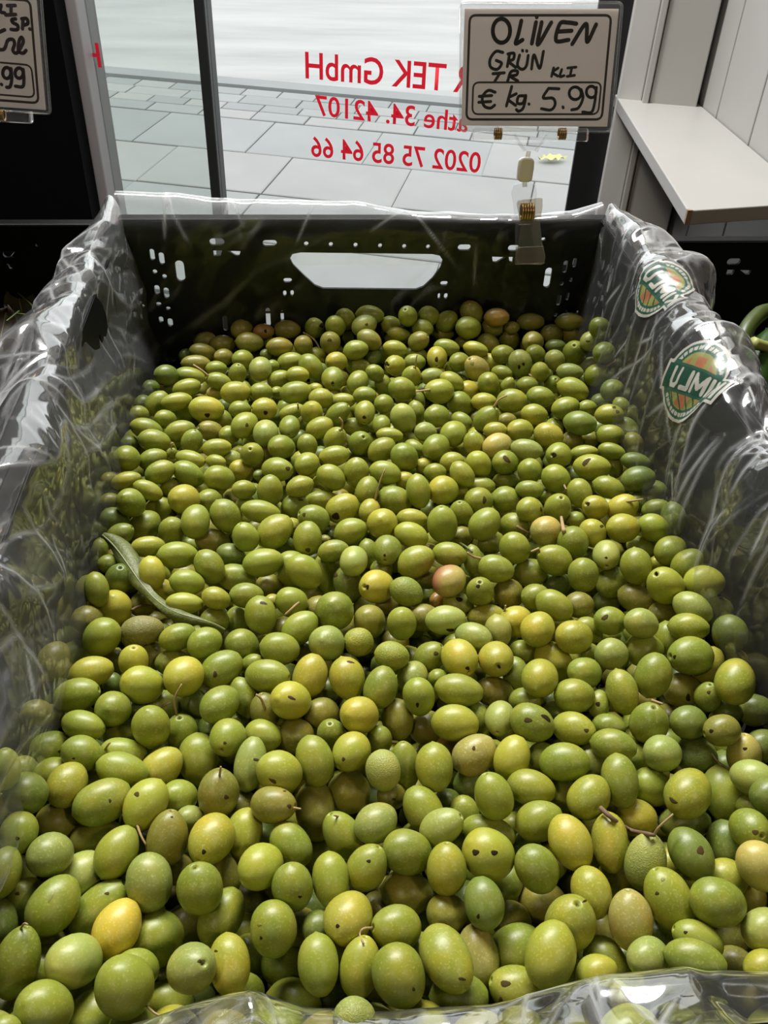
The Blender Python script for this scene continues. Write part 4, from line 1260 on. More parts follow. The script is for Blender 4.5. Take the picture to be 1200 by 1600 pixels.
def olive_mat(key, c, wrinkle=False):
    m, t, b = nt('olive_skin_' + key + ('_wrinkled' if wrinkle else '')); N = t.nodes.new; L = t.links.new
    tc = N('ShaderNodeTexCoord'); geo = N('ShaderNodeNewGeometry'); oi = N('ShaderNodeObjectInfo')
    rnd = N('ShaderNodeMath'); rnd.operation = 'ADD'; L(geo.outputs['Random Per Island'], rnd.inputs[0]); L(oi.outputs['Random'], rnd.inputs[1])
    fr = N('ShaderNodeMath'); fr.operation = 'FRACT'; L(rnd.outputs[0], fr.inputs[0])
    pos = N('ShaderNodeVectorMath'); pos.operation = 'ADD'; L(geo.outputs['Position'], pos.inputs[0]); L(oi.outputs['Random'], pos.inputs[1])
    n1 = N('ShaderNodeTexNoise'); n1.inputs['Scale'].default_value = 75; n1.inputs['Detail'].default_value = 3; L(pos.outputs[0], n1.inputs['Vector'])
    n2 = N('ShaderNodeTexNoise'); n2.inputs['Scale'].default_value = 1100; n2.inputs['Detail'].default_value = 2; L(pos.outputs[0], n2.inputs['Vector'])
    at = N('ShaderNodeAttribute'); at.attribute_name = 'axis'
    hs = N('ShaderNodeHueSaturation'); hs.inputs['Color'].default_value = (*c, 1)
    mr = N('ShaderNodeMapRange'); mr.inputs[3].default_value = .492; mr.inputs[4].default_value = .508; L(fr.outputs[0], mr.inputs[0]); L(mr.outputs[0], hs.inputs['Hue'])
    mv = N('ShaderNodeMapRange'); mv.inputs[3].default_value = .82; mv.inputs[4].default_value = 1.15; L(oi.outputs['Random'], mv.inputs[0]); L(mv.outputs[0], hs.inputs['Value'])
    # blotches: towards yellower or greyer green
    m1 = N('ShaderNodeMixRGB'); m1.inputs[2].default_value = (min(1, c[0] * 1.45), c[1] * 1.12, c[2] * 1.0, 1)
    r1 = N('ShaderNodeMapRange'); r1.inputs[1].default_value = .45; r1.inputs[2].default_value = .72; r1.inputs[4].default_value = .7; L(n1.outputs['Fac'], r1.inputs[0])
    L(r1.outputs[0], m1.inputs[0]); L(hs.outputs[0], m1.inputs[1])
    # pale fine specks
    m2 = N('ShaderNodeMixRGB'); m2.inputs[2].default_value = (min(1, c[0] * 1.7 + .06), min(1, c[1] * 1.5 + .05), c[2] * 2 + .05, 1)
    r2 = N('ShaderNodeMapRange'); r2.inputs[1].default_value = .55; r2.inputs[2].default_value = .74; r2.inputs[4].default_value = .55; L(n2.outputs['Fac'], r2.inputs[0])
    L(r2.outputs[0], m2.inputs[0]); L(m1.outputs[0], m2.inputs[1])
    # whitish bloom in soft patches
    n3 = N('ShaderNodeTexNoise'); n3.inputs['Scale'].default_value = 160; n3.inputs['Detail'].default_value = 6; n3.inputs['Roughness'].default_value = .7; L(pos.outputs[0], n3.inputs['Vector'])
    m5 = N('ShaderNodeMixRGB'); m5.inputs[2].default_value = (c[0] * .7 + .17, c[1] * .7 + .17, c[2] * .7 + .10, 1)
    r5 = N('ShaderNodeMapRange'); r5.inputs[1].default_value = .46; r5.inputs[2].default_value = .80; r5.inputs[4].default_value = .50; L(n3.outputs['Fac'], r5.inputs[0])
    L(r5.outputs[0], m5.inputs[0]); L(m2.outputs[0], m5.inputs[1]); m2 = m5
    # brown stalk scar at the end of the axis
    m3 = N('ShaderNodeMixRGB'); m3.inputs[2].default_value = (.085, .060, .018, 1)
    r3 = N('ShaderNodeMapRange'); r3.inputs[1].default_value = .9955; r3.inputs[2].default_value = .9985; r3.inputs[4].default_value = .85; L(at.outputs['Fac'], r3.inputs[0])
    L(r3.outputs[0], m3.inputs[0]); L(m2.outputs[0], m3.inputs[1])
    last = m3
    if key == 'R':
        m4 = N('ShaderNodeMixRGB'); m4.inputs[2].default_value = (.30, .060, .050, 1)
        sx = N('ShaderNodeSeparateXYZ'); L(tc.outputs['Object'], sx.inputs[0])
        ax = N('ShaderNodeMath'); ax.operation = 'MULTIPLY_ADD'; ax.inputs[1].default_value = .55; L(sx.outputs[0], ax.inputs[0]); L(n1.outputs['Fac'], ax.inputs[2])
        r4 = N('ShaderNodeMapRange'); r4.inputs[1].default_value = .25; r4.inputs[2].default_value = .85; r4.inputs[4].default_value = .85; L(ax.outputs[0], r4.inputs[0])
        L(r4.outputs[0], m4.inputs[0]); L(m3.outputs[0], m4.inputs[1]); last = m4
    L(last.outputs[0], b.inputs['Base Color'])
    b.inputs['Roughness'].default_value = .40 if not wrinkle else .55; b.inputs['Specular IOR Level'].default_value = .5
    bp = N('ShaderNodeBump'); bp.inputs['Distance'].default_value = .0006 if wrinkle else .0004; bp.inputs['Strength'].default_value = .45 if wrinkle else .10
    if wrinkle:
        vo = N('ShaderNodeTexVoronoi'); vo.feature = 'DISTANCE_TO_EDGE'; vo.inputs['Scale'].default_value = 900
        w = N('ShaderNodeTexNoise'); w.inputs['Scale'].default_value = 300; L(pos.outputs[0], w.inputs['Vector'])
        mx = N('ShaderNodeMixRGB'); mx.inputs[0].default_value = .004; L(pos.outputs[0], mx.inputs[1]); L(w.outputs['Color'], mx.inputs[2]); L(mx.outputs[0], vo.inputs['Vector'])
        L(vo.outputs['Distance'], bp.inputs['Height'])
    else: L(n2.outputs['Fac'], bp.inputs['Height'])
    L(bp.outputs[0], b.inputs['Normal'])
    return m
OM = {k: olive_mat(k, c) for k, c in OC.items()}
for k in ('l', 'b', 'd', 'k', 'g'): OM[k + 'w'] = olive_mat(k, OC[k], True)
SPOT_M = {'hole': mat_plain('dark_brown_pit', (.030, .018, .007), .7, var=.3, scale=900, spec=.15), 'bruise': mat_plain('brown_bruise', (.070, .048, .014), .8, var=.4, scale=700, spec=.15),
          'slit': mat_plain('dry_brown_slit', (.060, .030, .010), .7, var=.3, scale=900), 'dent': mat_plain('olive_dent', (.190, .200, .035), .5, var=.2, scale=700)}
STALK_M = mat_plain('dry_stalk', (.34, .24, .11), .7, var=.3, scale=900)
TWIG_M = mat_plain('brown_twig', (.16, .10, .06), .75, var=.4, scale=500)

VARIANTS = 8
_vr = np.random.RandomState(21)
VP = [dict(egg=_vr.uniform(.02, .09), fl=_vr.uniform(-.03, .03), bend=_vr.uniform(-.05, .05), tip=_vr.uniform(.01, .07), ph=_vr.uniform(0, 6.28, 3), am=_vr.uniform(.006, .016, 3)) for _ in range(VARIANTS)]
def osurf(U, k):
    """point of olive variant k for unit directions U (n,3); axis = +z, stalk dimple at +z"""
    q = VP[k % VARIANTS]; x, y, z = U[:, 0], U[:, 1], U[:, 2]; rho = np.sqrt(x * x + y * y); ph = np.arctan2(y, x)
    s = 1 - q['egg'] * z - .03 * z * z + q['am'][0] * np.cos(2 * ph + q['ph'][0]) * rho + q['am'][1] * np.sin(3 * ph + 2 * z + q['ph'][1]) * rho + q['am'][2] * np.sin(4 * z + q['ph'][2])
    zz = z.copy()
    top = z > 0
    zz = zz - np.where(top, .14 * np.exp(-(rho / .115) ** 2), 0) + np.where(top, .012 * np.exp(-((rho - .22) / .08) ** 2), 0)
    zz = zz - np.where(~top, q['tip'] * np.exp(-(rho / .10) ** 2), 0)
    return np.stack([x * s + q['bend'] * (z * z - .35), y * s, zz], 1)
def sphere_dirs(nlat, nlon):
    th = np.concatenate([[0], np.array([.045, .09, .14, .20, .28]), np.linspace(.42, math.pi - .30, nlat), np.array([math.pi - .14, math.pi])]) if nlat > 8 else np.linspace(0, math.pi, nlat)
    U = [(0, 0, 1)]; Fc = []
    for a in th[1:-1]:
        for k in range(nlon):
            p = 2 * math.pi * k / nlon; U.append((math.sin(a) * math.cos(p), math.sin(a) * math.sin(p), math.cos(a)))
    U.append((0, 0, -1)); n = len(th) - 2
    for k in range(nlon): Fc.append((0, 1 + k, 1 + (k + 1) % nlon))
    for i in range(n - 1):
        for k in range(nlon):
            a = 1 + i * nlon; Fc.append((a + k, a + nlon + k, a + nlon + (k + 1) % nlon, a + (k + 1) % nlon))
    a = 1 + (n - 1) * nlon
    for k in range(nlon): Fc.append((a + k, len(U) - 1, a + (k + 1) % nlon))
    return np.array(U, float), Fc
def oframe(z):
    z = np.array(z, float); z /= np.linalg.norm(z); h = np.array([0, 0, 1.]) if abs(z[2]) < .9 else np.array([0, 1., 0])
    x = np.cross(h, z); x /= np.linalg.norm(x); return np.stack([x, np.cross(z, x), z], 1)
OL = []
for i, ln in enumerate(OLIVES.strip().split('\n')):
    t = ln.split(); v = [float(q) for q in t[:8]]
    P = np.array(v[:3]) * 1e-4
    OL.append(dict(i=i, P=P, F=oframe(v[3:6]), A=v[6] * 1e-5, B=v[7] * 1e-5, lay=int(t[8]), col=t[9], fl=t[10], k=i % VARIANTS, Z=float(P @ RC[:, 2])))
for o in OL:
    c = RC.T @ o['P']; o['sx'], o['sy'] = 600 + 1400 * c[0] / c[2], 800 + 1400 * c[1] / c[2]
    o['size'] = o['A'] * o['B'] / o['Z'] ** 2 * (1.0, .62, .25)[o['lay']]
    if not (-45 < o['sx'] < 1245 and o['sy'] < 1640): o['size'] = 0
big = set(o['i'] for o in sorted(OL, key=lambda q: -q['size'])[:300])
spots = {}; stalks = {}
for ln in SPOTS.strip().split('\n'):
    t = ln.split(); u = np.array([float(q) for q in t[2:]]).reshape(3, 3); spots.setdefault(int(t[0]), []).append((t[1], u))
for ln in STALKS.strip().split('\n'):
    t = ln.split(); p = np.array([float(q) for q in t[2:]]).reshape(-1, 3) * 1e-4; stalks.setdefault(int(t[0]), []).append((float(t[1]) * 1e-3, p))
def spot_patch(u, k, kind):
    u0, u1, u2 = u; rings = (0, .35, .7, 1.0); n = 12; U = [u0]
    for r in rings[1:]:
        for j in range(n):
            a = 2 * math.pi * j / n; w = 1 + .12 * math.sin(3 * a + u0[0] * 9)
            U.append(u0 + .86 * r * w * (math.cos(a) * (u1 - u0) + math.sin(a) * (u2 - u0)))
    U = np.array(U); U /= np.linalg.norm(U, axis=1)[:, None]
    S = osurf(U, k)
    lift = np.array([.004] + [q for r in rings[1:] for q in [(.010 if r < 1 else -.004)] * n])
    S = S * (1 + lift)[:, None]
    Fc = [(0, 1 + j, 1 + (j + 1) % n) for j in range(n)]
    for r in range(2):
        a = 1 + r * n; Fc += [(a + j, a + n + j, a + n + (j + 1) % n, a + (j + 1) % n) for j in range(n)]
    return S, Fc
U_hi, F_hi = sphere_dirs(14, 28)
olive_me = []
for k in range(VARIANTS):
    o = mesh_obj('olive', osurf(U_hi, k), F_hi, OM['g'], smooth=True); me = o.data; bpy.data.objects.remove(o)
    at = me.attributes.new('axis', 'FLOAT', 'POINT'); at.data.foreach_set('value', U_hi[:, 2].astype(np.float32)); olive_me.append(me)

# landmarks for the labels: (x, y) of the olive, short name, own label
MARKS = [((182, 1451), 'deep yellow olive', 'deep yellow olive lying at the left front of the heap'),
         ((758, 1335), 'two-holed olive', 'yellow-green olive with two round brown holes side by side'),
         ((702, 907), 'red-blushed olive', 'pale olive with a red blush, the only reddish one'),
         ((222, 985), 'rough brown-green olive', 'rough wrinkled brown-green olive under the curled leaf'),
         ((599, 1204), 'pale wrinkled olive', 'small pale cream-green wrinkled olive in the middle of the front half'),
         ((455, 1094), 'yellow slit olive', 'yellow-green olive with a short brown slit on its face'),
         ((542, 1060), 'pinkish slit olive', 'yellow olive with a brown slit near its top end'),
         ((407, 961), 'green slit olive', 'green olive with an open brown slit near its top'),
         ((831, 1129), 'torn olive', 'green olive with a torn brown scar at its right end'),
         ((715, 945), 'big-holed olive', 'yellow-green olive with a dark open hole on top'),
         ((393, 1083), 'long-stalked olive', None), ((1008, 1346), 'wrinkled twig olive', 'pale green wrinkled olive hanging at the end of a brown twig'),
         ((1162, 1178), 'pale yellow olive', 'pale yellow olive with an open stalk pit, right edge of the heap'),
         ((1075, 1238), 'yellow spotted olive', 'yellow-green olive with a dark spot low on its left side'),
         ((437, 1206), 'scarred yellow olive', 'yellow-green olive with a brown scratch, beside a dull green one'),
         ((697, 1497), 'longest front olive', 'largest bright yellow-green olive near the front edge'),
         ((861, 1491), 'bright front olive', 'bright yellow-green upright olive just behind the front film'),
         ((195, 1542), 'big green front olive', 'big glossy green olive at the left front'),
         ((719, 1028), 'left twin yellow olive', 'left one of two yellow olives lying side by side'),
         ((775, 1030), 'right twin yellow olive', 'right one of two yellow olives lying side by side'),
         ((360, 1238), 'upright-stalked olive', None), ((358, 1507), 'yellow pitted olive', 'yellow olive beside the pale green one with a star-shaped pit'),
         ((26, 1504), 'tall left olive', None), ((545, 1434), 'yellow dimpled olive', 'yellow-green olive with two dimples left of a curved stalk'),
         ((985, 1437), 'buff olive', 'buff-coloured upright olive with a brown scar on top'),
         ((1189, 1354), 'buff edge olive', 'buff-yellow olive at the right edge of the frame'),
         ((300, 1503), 'star-pitted olive', 'pale green olive facing forward with a star-shaped stalk pit'),
         ((756, 1411), 'dark bruised olive', 'dark green dull olive below the two-holed olive'),
         ((841, 982), 'round yellow olive', 'round yellow olive right of the two pale joined olives'),
         ((156, 1412), 'cut-tip olive', None)]
marks = []
for (mx, my), short, lab in MARKS:
    o = min((q for q in OL if q['i'] in big), key=lambda q: math.hypot(q['sx'] - mx, q['sy'] - my) + 6 * q['lay'])
    if math.hypot(o['sx'] - mx, o['sy'] - my) < 26 and 'mark' not in o:
        o['mark'] = short; o['lab'] = lab; marks.append(o)
CN = {'g': 'green', 'l': 'yellow-green', 'y': 'yellowish', 'd': 'dark green', 'o': 'dull brown-green', 'b': 'pale grey-green', 'p': 'buff', 'Y': 'deep yellow', 'O': 'orange-brown', 'R': 'blushed', 'k': 'khaki'}
def rel(o, b):
    dx, dy = o['sx'] - b['sx'], o['sy'] - b['sy']; a = math.degrees(math.atan2(dy, dx)) % 360
    return ['right of', 'below and right of', 'below', 'below and left of', 'left of', 'above and left of', 'above', 'above and right of'][int((a + 22.5) // 45) % 8]
used = {}
def olive_label(o):
    if o.get('lab'): return o['lab']
    w = ['wrinkled'] if 'w' in o['fl'] else []
    w = [('half-hidden', 'deep-lying')[o['lay'] - 1]] * (o['lay'] > 0) + w
    ft = ''
    if stalks.get(o['i']): ft = ' with stalk'
    elif any(k in ('hole', 'slit') for k, _ in spots.get(o['i'], [])): ft = ' with dark pit'
    elif spots.get(o['i']): ft = ' with brown mark'
    elif 'd' in o['fl']: ft = ' with open dimple'
    cand = sorted((m for m in marks if m is not o), key=lambda m: math.hypot(o['sx'] - m['sx'], o['sy'] - m['sy']))[:5]
    for m in cand:
        d = math.hypot(o['sx'] - m['sx'], o['sy'] - m['sy']); near = 'close ' if d < 85 else ('' if d < 190 else 'far ')
        s = ' '.join(w + [CN[o['col']], 'olive']) + ft + ', ' + near + rel(o, m) + ' the ' + m['mark']
        if s not in used: used[s] = 1; return s
    return s

st_v, st_f, st_m, st_ax = [], [], [], []
st_mats = list(OM.keys()); st_names = st_mats + list(SPOT_M.keys()) + ['stalk']
def st_add(V, Fc, mi, ax):
    k = len(st_v); st_v.extend(map(tuple, V)); st_f.extend(tuple(k + i for i in f) for f in Fc); st_m.extend([mi] * len(Fc)); st_ax.extend(ax)
U_mid, F_mid = sphere_dirs(10, 18); U_lo, F_lo = sphere_dirs(7, 10)
for o in sorted(OL, key=lambda q: -q['size']):
    key = o['col'] + ('w' if 'w' in o['fl'] else '')
    if key not in OM: key = o['col']
    S = np.array([o['B'], o['B'], o['A']]); W = o['P'] + np.array([0, 0, H])
    if o['i'] in big:
        ob = bpy.data.objects.new('olive', olive_me[o['k']]); COL.objects.link(ob)
        ob.matrix_world = Matrix([[*(o['F'][r] * S), W[r]] for r in range(3)] + [[0, 0, 0, 1]])
        ob.material_slots[0].link = 'OBJECT'; ob.material_slots[0].material = OM[key]
        tag(ob, olive_label(o), 'olive', 'loose green olives heaped in the crate'); o['ob'] = ob
        for kind, u in spots.get(o['i'], []):
            V, Fc = spot_patch(u, o['k'], kind); mesh_obj({'hole': 'pit_hole', 'bruise': 'bruise', 'slit': 'slit', 'dent': 'dent'}[kind], V, Fc, SPOT_M[kind], ob, True)
        for r, p in stalks.get(o['i'], []):
            q = ((p - o['P']) @ o['F']) / S; mb = MB(); pts = spline(p, 9); mb.tube(pts, [r * (1.15 - .35 * j / 8) for j in range(9)], 7)
            V = (np.array(mb.v) - o['P']) @ o['F'] / S; mesh_obj('stalk', V, mb.f, STALK_M, ob, True)
    else:
        V = (osurf(U_mid, o['k']) * S) @ o['F'].T + W; st_add(V, F_mid, st_mats.index(key), U_mid[:, 2])
        for kind, u in spots.get(o['i'], []):
            V, Fc = spot_patch(u, o['k'], kind); st_add((V * S) @ o['F'].T + W, Fc, st_names.index(kind), [0] * len(V))
        for r, p in stalks.get(o['i'], []):
            mb = MB(); mb.tube(spline(p, 9), [r * (1.15 - .35 * j / 8) for j in range(9)], 6); st_add(np.array(mb.v) + np.array([0, 0, H]), mb.f, len(st_names) - 1, [0] * len(mb.v))
# olives of the hidden layers below, down to the crate floor
PP = np.array([o['P'] for o in OL]); PB = np.array([(o['A'] + o['B']) / 2 for o in OL]); PZ = np.array([o['Z'] for o in OL])
PS = np.array([(o['sx'], o['sy']) for o in OL]); PR = np.array([o['B'] / o['Z'] * 1400 for o in OL])
rg = np.random.RandomState(3); hid = []
zz = -.352; layer = 0
while zz > ZB + .013:
    for iy in range(40):
        for ix in range(24):
            x = XL + .012 + ix * .0168 + (.0084 if (iy + layer) % 2 else 0); y = YF + .012 + iy * .0146 + (.005 if layer % 2 else 0)
            x += rg.uniform(-.0025, .0025); y += rg.uniform(-.0025, .0025); z = zz + rg.uniform(-.003, .003)
            if x > XR - .010 or x < XL + .010 or y > YB - .010 or y < YF + .010: continue
            if y > .585 and x < -.075 - (.67 - y) * .3 and z > -.385: continue      # the film bulges into this corner
            p = np.array([x, y, z]); d = np.linalg.norm(PP - p, axis=1)
            if (d < (PB + .0082) * .93).any(): continue
            c = RC.T @ p; sx, sy = 600 + 1400 * c[0] / c[2], 800 + 1400 * c[1] / c[2]; ds = np.hypot(PS[:, 0] - sx, PS[:, 1] - sy)
            if ((ds < PR + .0075 / c[2] * 1400) & (PZ > c[2])).any(): continue
            hid.append(p)
    zz -= .0142; layer += 1
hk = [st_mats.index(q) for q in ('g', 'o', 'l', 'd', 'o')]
for p in hid:
    Fm = oframe(rg.normal(size=3)); b = rg.uniform(.0072, .0080)
    V = (osurf(U_lo, rg.randint(8)) * np.array([b, b, b * 1.2])) @ Fm.T + p + np.array([0, 0, H]); st_add(V, F_lo, hk[rg.randint(5)], U_lo[:, 2] * .9)
pile = mesh_obj('olive_pile', st_v, st_f, None, None, True)
for k in st_mats: pile.data.materials.append(OM[k])
for k in SPOT_M: pile.data.materials.append(SPOT_M[k])
pile.data.materials.append(STALK_M)
pile.data.polygons.foreach_set('material_index', st_m)
at = pile.data.attributes.new('axis', 'FLOAT', 'POINT'); at.data.foreach_set('value', np.array(st_ax, np.float32)); pile.data.update()
tag(pile, 'smaller olives farther back and deeper in the heap', 'olives', kind='stuff')
print('olives', len(OL), 'hidden', len(hid), 'objects', len(big))

# ---------------------------------------------------------------- clear film liner
def hash2(i, j, seed):
    h = np.sin(i * 127.1 + j * 311.7 + seed * 74.7) * 43758.5453
    return (h - np.floor(h)) * 2 - 1
def trinoise(s, t, seed):
    """faceted noise: straight-edged triangles with sharp creases between them"""
    x = s + t * .577; y = t * 1.1547; i, j = np.floor(x), np.floor(y); fx, fy = x - i, y - j
    a, b, c, d = hash2(i, j, seed), hash2(i + 1, j, seed), hash2(i, j + 1, seed), hash2(i + 1, j + 1, seed)
    lo = a * (1 - fx - fy) + b * fx + c * fy; hi = d * (fx + fy - 1) + b * (1 - fy) + c * (1 - fx)
    return np.where(fx + fy < 1, lo, hi)
def smoothn(s, t, seed):
    i, j = np.floor(s), np.floor(t); fx, fy = s - i, t - j; fx = fx * fx * (3 - 2 * fx); fy = fy * fy * (3 - 2 * fy)
    a, b, c, d = hash2(i, j, seed), hash2(i + 1, j, seed), hash2(i, j + 1, seed), hash2(i + 1, j + 1, seed)
    return (a * (1 - fx) + b * fx) * (1 - fy) + (c * (1 - fx) + d * fx) * fy
def crumple(s, t, seed, big=.009, mid=.0046, fine=.0004, stretch=1.0):
    """displacement of a crumpled sheet at sheet coordinates s, t (metres)"""
    ws = s + .010 * smoothn(s / .045, t / .045, seed + 1); wt = t + .010 * smoothn(s / .045, t / .045, seed + 2)
    c, w = math.cos(.6 + seed), math.sin(.6 + seed)
    u, v = (c * ws - w * wt), (w * ws + c * wt)
    d = big * trinoise(u / .052, v / (.052 * stretch), seed) + mid * trinoise(v / .021, u / (.024 * stretch), seed + 5) * (.4 + .6 * np.abs(smoothn(s / .06, t / .06, seed + 6)))
    d = d + fine * trinoise((u + v) / .0075, (u - v) / .009, seed + 9) * np.clip(smoothn(s / .04, t / .04, seed + 11) * 1.6, 0, 1)
    # long tension folds
    fold = np.abs(((s + .35 * t + .02 * smoothn(s / .08, t / .08, seed + 13)) / .027) % 2 - 1) - .5
    return d + .0034 * fold * np.clip(.5 + smoothn(s / .07, t / .12, seed + 15), 0, 1)
def sheet(sections, stations, nsec, nst, axis, seed, env, smooth_sec=True, lift=0.0, creases=0, **kw):
    """sections: for each station a list of section points; returns grid of points plus sheet coordinates"""
    S = np.array([spline(q, nsec) if smooth_sec else q for q in sections])       # (st, nsec, 2)
    tt = np.linspace(stations[0], stations[-1], nst); G = np.zeros((nst, nsec, 2))
    for k in range(nsec):
        for c in range(2): G[:, k, c] = np.interp(tt, stations, S[:, k, c]) if stations[0] < stations[-1] else np.interp(-tt, [-q for q in stations], S[:, k, c])
    # round the station corners a little
    for _ in range(6): G[1:-1] = .25 * G[:-2] + .5 * G[1:-1] + .25 * G[2:]
    P = np.zeros((nst, nsec, 3))
    if axis == 'Y': P[..., 0] = G[..., 0]; P[..., 1] = tt[:, None]; P[..., 2] = G[..., 1]
    else: P[..., 1] = G[..., 0]; P[..., 0] = tt[:, None]; P[..., 2] = G[..., 1]
    arc = np.concatenate([np.zeros((nst, 1)), np.cumsum(np.linalg.norm(np.diff(P, axis=1), axis=2), axis=1)], 1)
    s = arc; t = np.repeat(tt[:, None], nsec, 1)
    du = np.gradient(P, axis=0); dv = np.gradient(P, axis=1); n = np.cross(du, dv); n /= np.linalg.norm(n, axis=2, keepdims=True) + 1e-12
    e = np.interp(np.linspace(0, 1, nsec), np.linspace(0, 1, len(env)), env)[None, :]
    D = crumple(s, t, seed, **kw) * e; D0 = crumple(s, t, seed, fine=0.0, **kw) * e
    # single sharp creases across the sheet
    rc = np.random.RandomState(int(seed) + 100); cl_ = np.zeros_like(D); t_lo, t_hi, s_hi = tt.min(), tt.max(), float(s.max())
    for _ in range(creases):
        a0 = rc.uniform(t_lo, t_hi), rc.uniform(.15, .95) * s_hi; an = rc.choice([rc.normal(1.57, .35), rc.uniform(0, 3.14)]); ln_ = rc.uniform(.018, .075)
        b0 = a0[0] + ln_ * math.cos(an), a0[1] + ln_ * math.sin(an); dx, dy = b0[0] - a0[0], b0[1] - a0[1]
        q = np.clip(((t - a0[0]) * dx + (s - a0[1]) * dy) / (dx * dx + dy * dy), 0, 1); dd = np.hypot(t - a0[0] - q * dx, s - a0[1] - q * dy)
        fade = np.sin(np.pi * np.clip(q, .02, .98)) ** .5; cl_ = np.maximum(cl_, fade * np.exp(-(dd / .0011) ** 2) * rc.uniform(.5, 1.0)); D = D + fade * e * rc.uniform(-.0016, .0016) * np.exp(-dd / .004)
    P = P + n * D[..., None]
    h0 = np.linalg.norm(np.gradient(P, axis=0), axis=2) + 1e-9; h1 = np.linalg.norm(np.gradient(P, axis=1), axis=2) + 1e-9
    lap = np.zeros_like(D0)
    lap[1:-1] += np.abs(D0[2:] - 2 * D0[1:-1] + D0[:-2]) / h0[1:-1]; lap[:, 1:-1] += np.abs(D0[:, 2:] - 2 * D0[:, 1:-1] + D0[:, :-2]) / h1[:, 1:-1]
    for _ in range(2):
        for ax in (0, 1): lap = (np.roll(lap, 1, ax) + 2 * lap + np.roll(lap, -1, ax)) / 4
    cr = np.clip(np.maximum((lap - .05) / .30, cl_ * .8), 0, 1)  # whiteness along the creases, standing in for their bright glints
    P = P + np.stack([trinoise(s / .03, t / .034, seed + 31), trinoise(s / .03, t / .034, seed + 37), np.zeros_like(s)], -1) * (.002 * e)[..., None]
    P[..., 2] += H + np.interp(np.linspace(0, 1, nsec), [0, .3, .5, .75, 1], [0, .001, .004, .004, 0])[None, :] * (lift)
    return P, s, t, cr
def film_obj(name, P, cr, ply, veil):
    """ply: strength of the reflection across the section, veil: milkiness across the section (multiples of one sheet)"""
    o = grid_obj(name, P - INV, M['film'], liner)
    def put(nm, q):
        if q.ndim == 1: q = np.repeat(np.interp(np.linspace(0, 1, P.shape[1]), np.linspace(0, 1, len(q)), q)[None, :], P.shape[0], 0)
        a = o.data.attributes.new(nm, 'FLOAT', 'POINT'); a.data.foreach_set('value', q.ravel().astype(np.float32))
    put('crease', cr); put('ply', np.array(ply, float)); put('veil', np.array(veil, float)); return o
liner = empty('plastic_liner', (.051, .39, H - .26)); tag(liner, 'clear crumpled plastic film lining the olive crate and folded over its rim', 'plastic film')
INV = np.array([.051, .39, H - .26])
# left: from the olives up the inner wall, over the rim and outwards
Lst = [.676, .64, .60, .54, .46, .40, .34, .28, .20, .11]
Lse = [[(-.118, -.372), (-.126, -.335), (-.131, -.295), (-.134, -.258), (-.141, -.247), (-.150, -.256), (-.153, -.285), (-.154, -.32)],
       [(-.117, -.372), (-.124, -.335), (-.130, -.295), (-.133, -.262), (-.140, -.249), (-.156, -.258), (-.160, -.285), (-.163, -.32)],
       [(-.112, -.372), (-.120, -.335), (-.129, -.295), (-.132, -.264), (-.141, -.251), (-.160, -.258), (-.167, -.290), (-.170, -.33)],
       [(-.114, -.370), (-.119, -.335), (-.127, -.297), (-.131, -.266), (-.142, -.253), (-.163, -.260), (-.174, -.296), (-.178, -.34)],
       [(-.118, -.366), (-.120, -.335), (-.124, -.300), (-.129, -.268), (-.140, -.254), (-.160, -.262), (-.173, -.298), (-.180, -.35)],
       [(-.119, -.362), (-.119, -.332), (-.121, -.300), (-.126, -.270), (-.139, -.255), (-.158, -.264), (-.172, -.300), (-.180, -.35)],
       [(-.120, -.358), (-.116, -.330), (-.116, -.302), (-.123, -.272), (-.138, -.256), (-.157, -.265), (-.170, -.300), (-.178, -.35)],
       [(-.122, -.354), (-.116, -.327), (-.115, -.303), (-.123, -.273), (-.138, -.257), (-.156, -.266), (-.168, -.300), (-.176, -.35)],
       [(-.126, -.350), (-.124, -.325), (-.123, -.303), (-.128, -.274), (-.139, -.258), (-.155, -.266), (-.165, -.300), (-.172, -.34)],
       [(-.128, -.348), (-.127, -.325), (-.127, -.303), (-.130, -.274), (-.140, -.258), (-.154, -.266), (-.160, -.300), (-.165, -.33)]]
PL, sL, tL, cL = sheet(Lse, Lst, 170, 520, 'Y', 3, [.2, .7, .9, 1.0, 1.0, 1.4, 1.5, 1.5], stretch=1.5, lift=1.0, creases=85)
fl = film_obj('side_sheet', PL, cL, (.35, .35, .45, .9, 1.5, 1.5, 1.3, 1.2), (.5, 2.0, 2.2, 1.6, 1.2, 1.0, .9, .9))
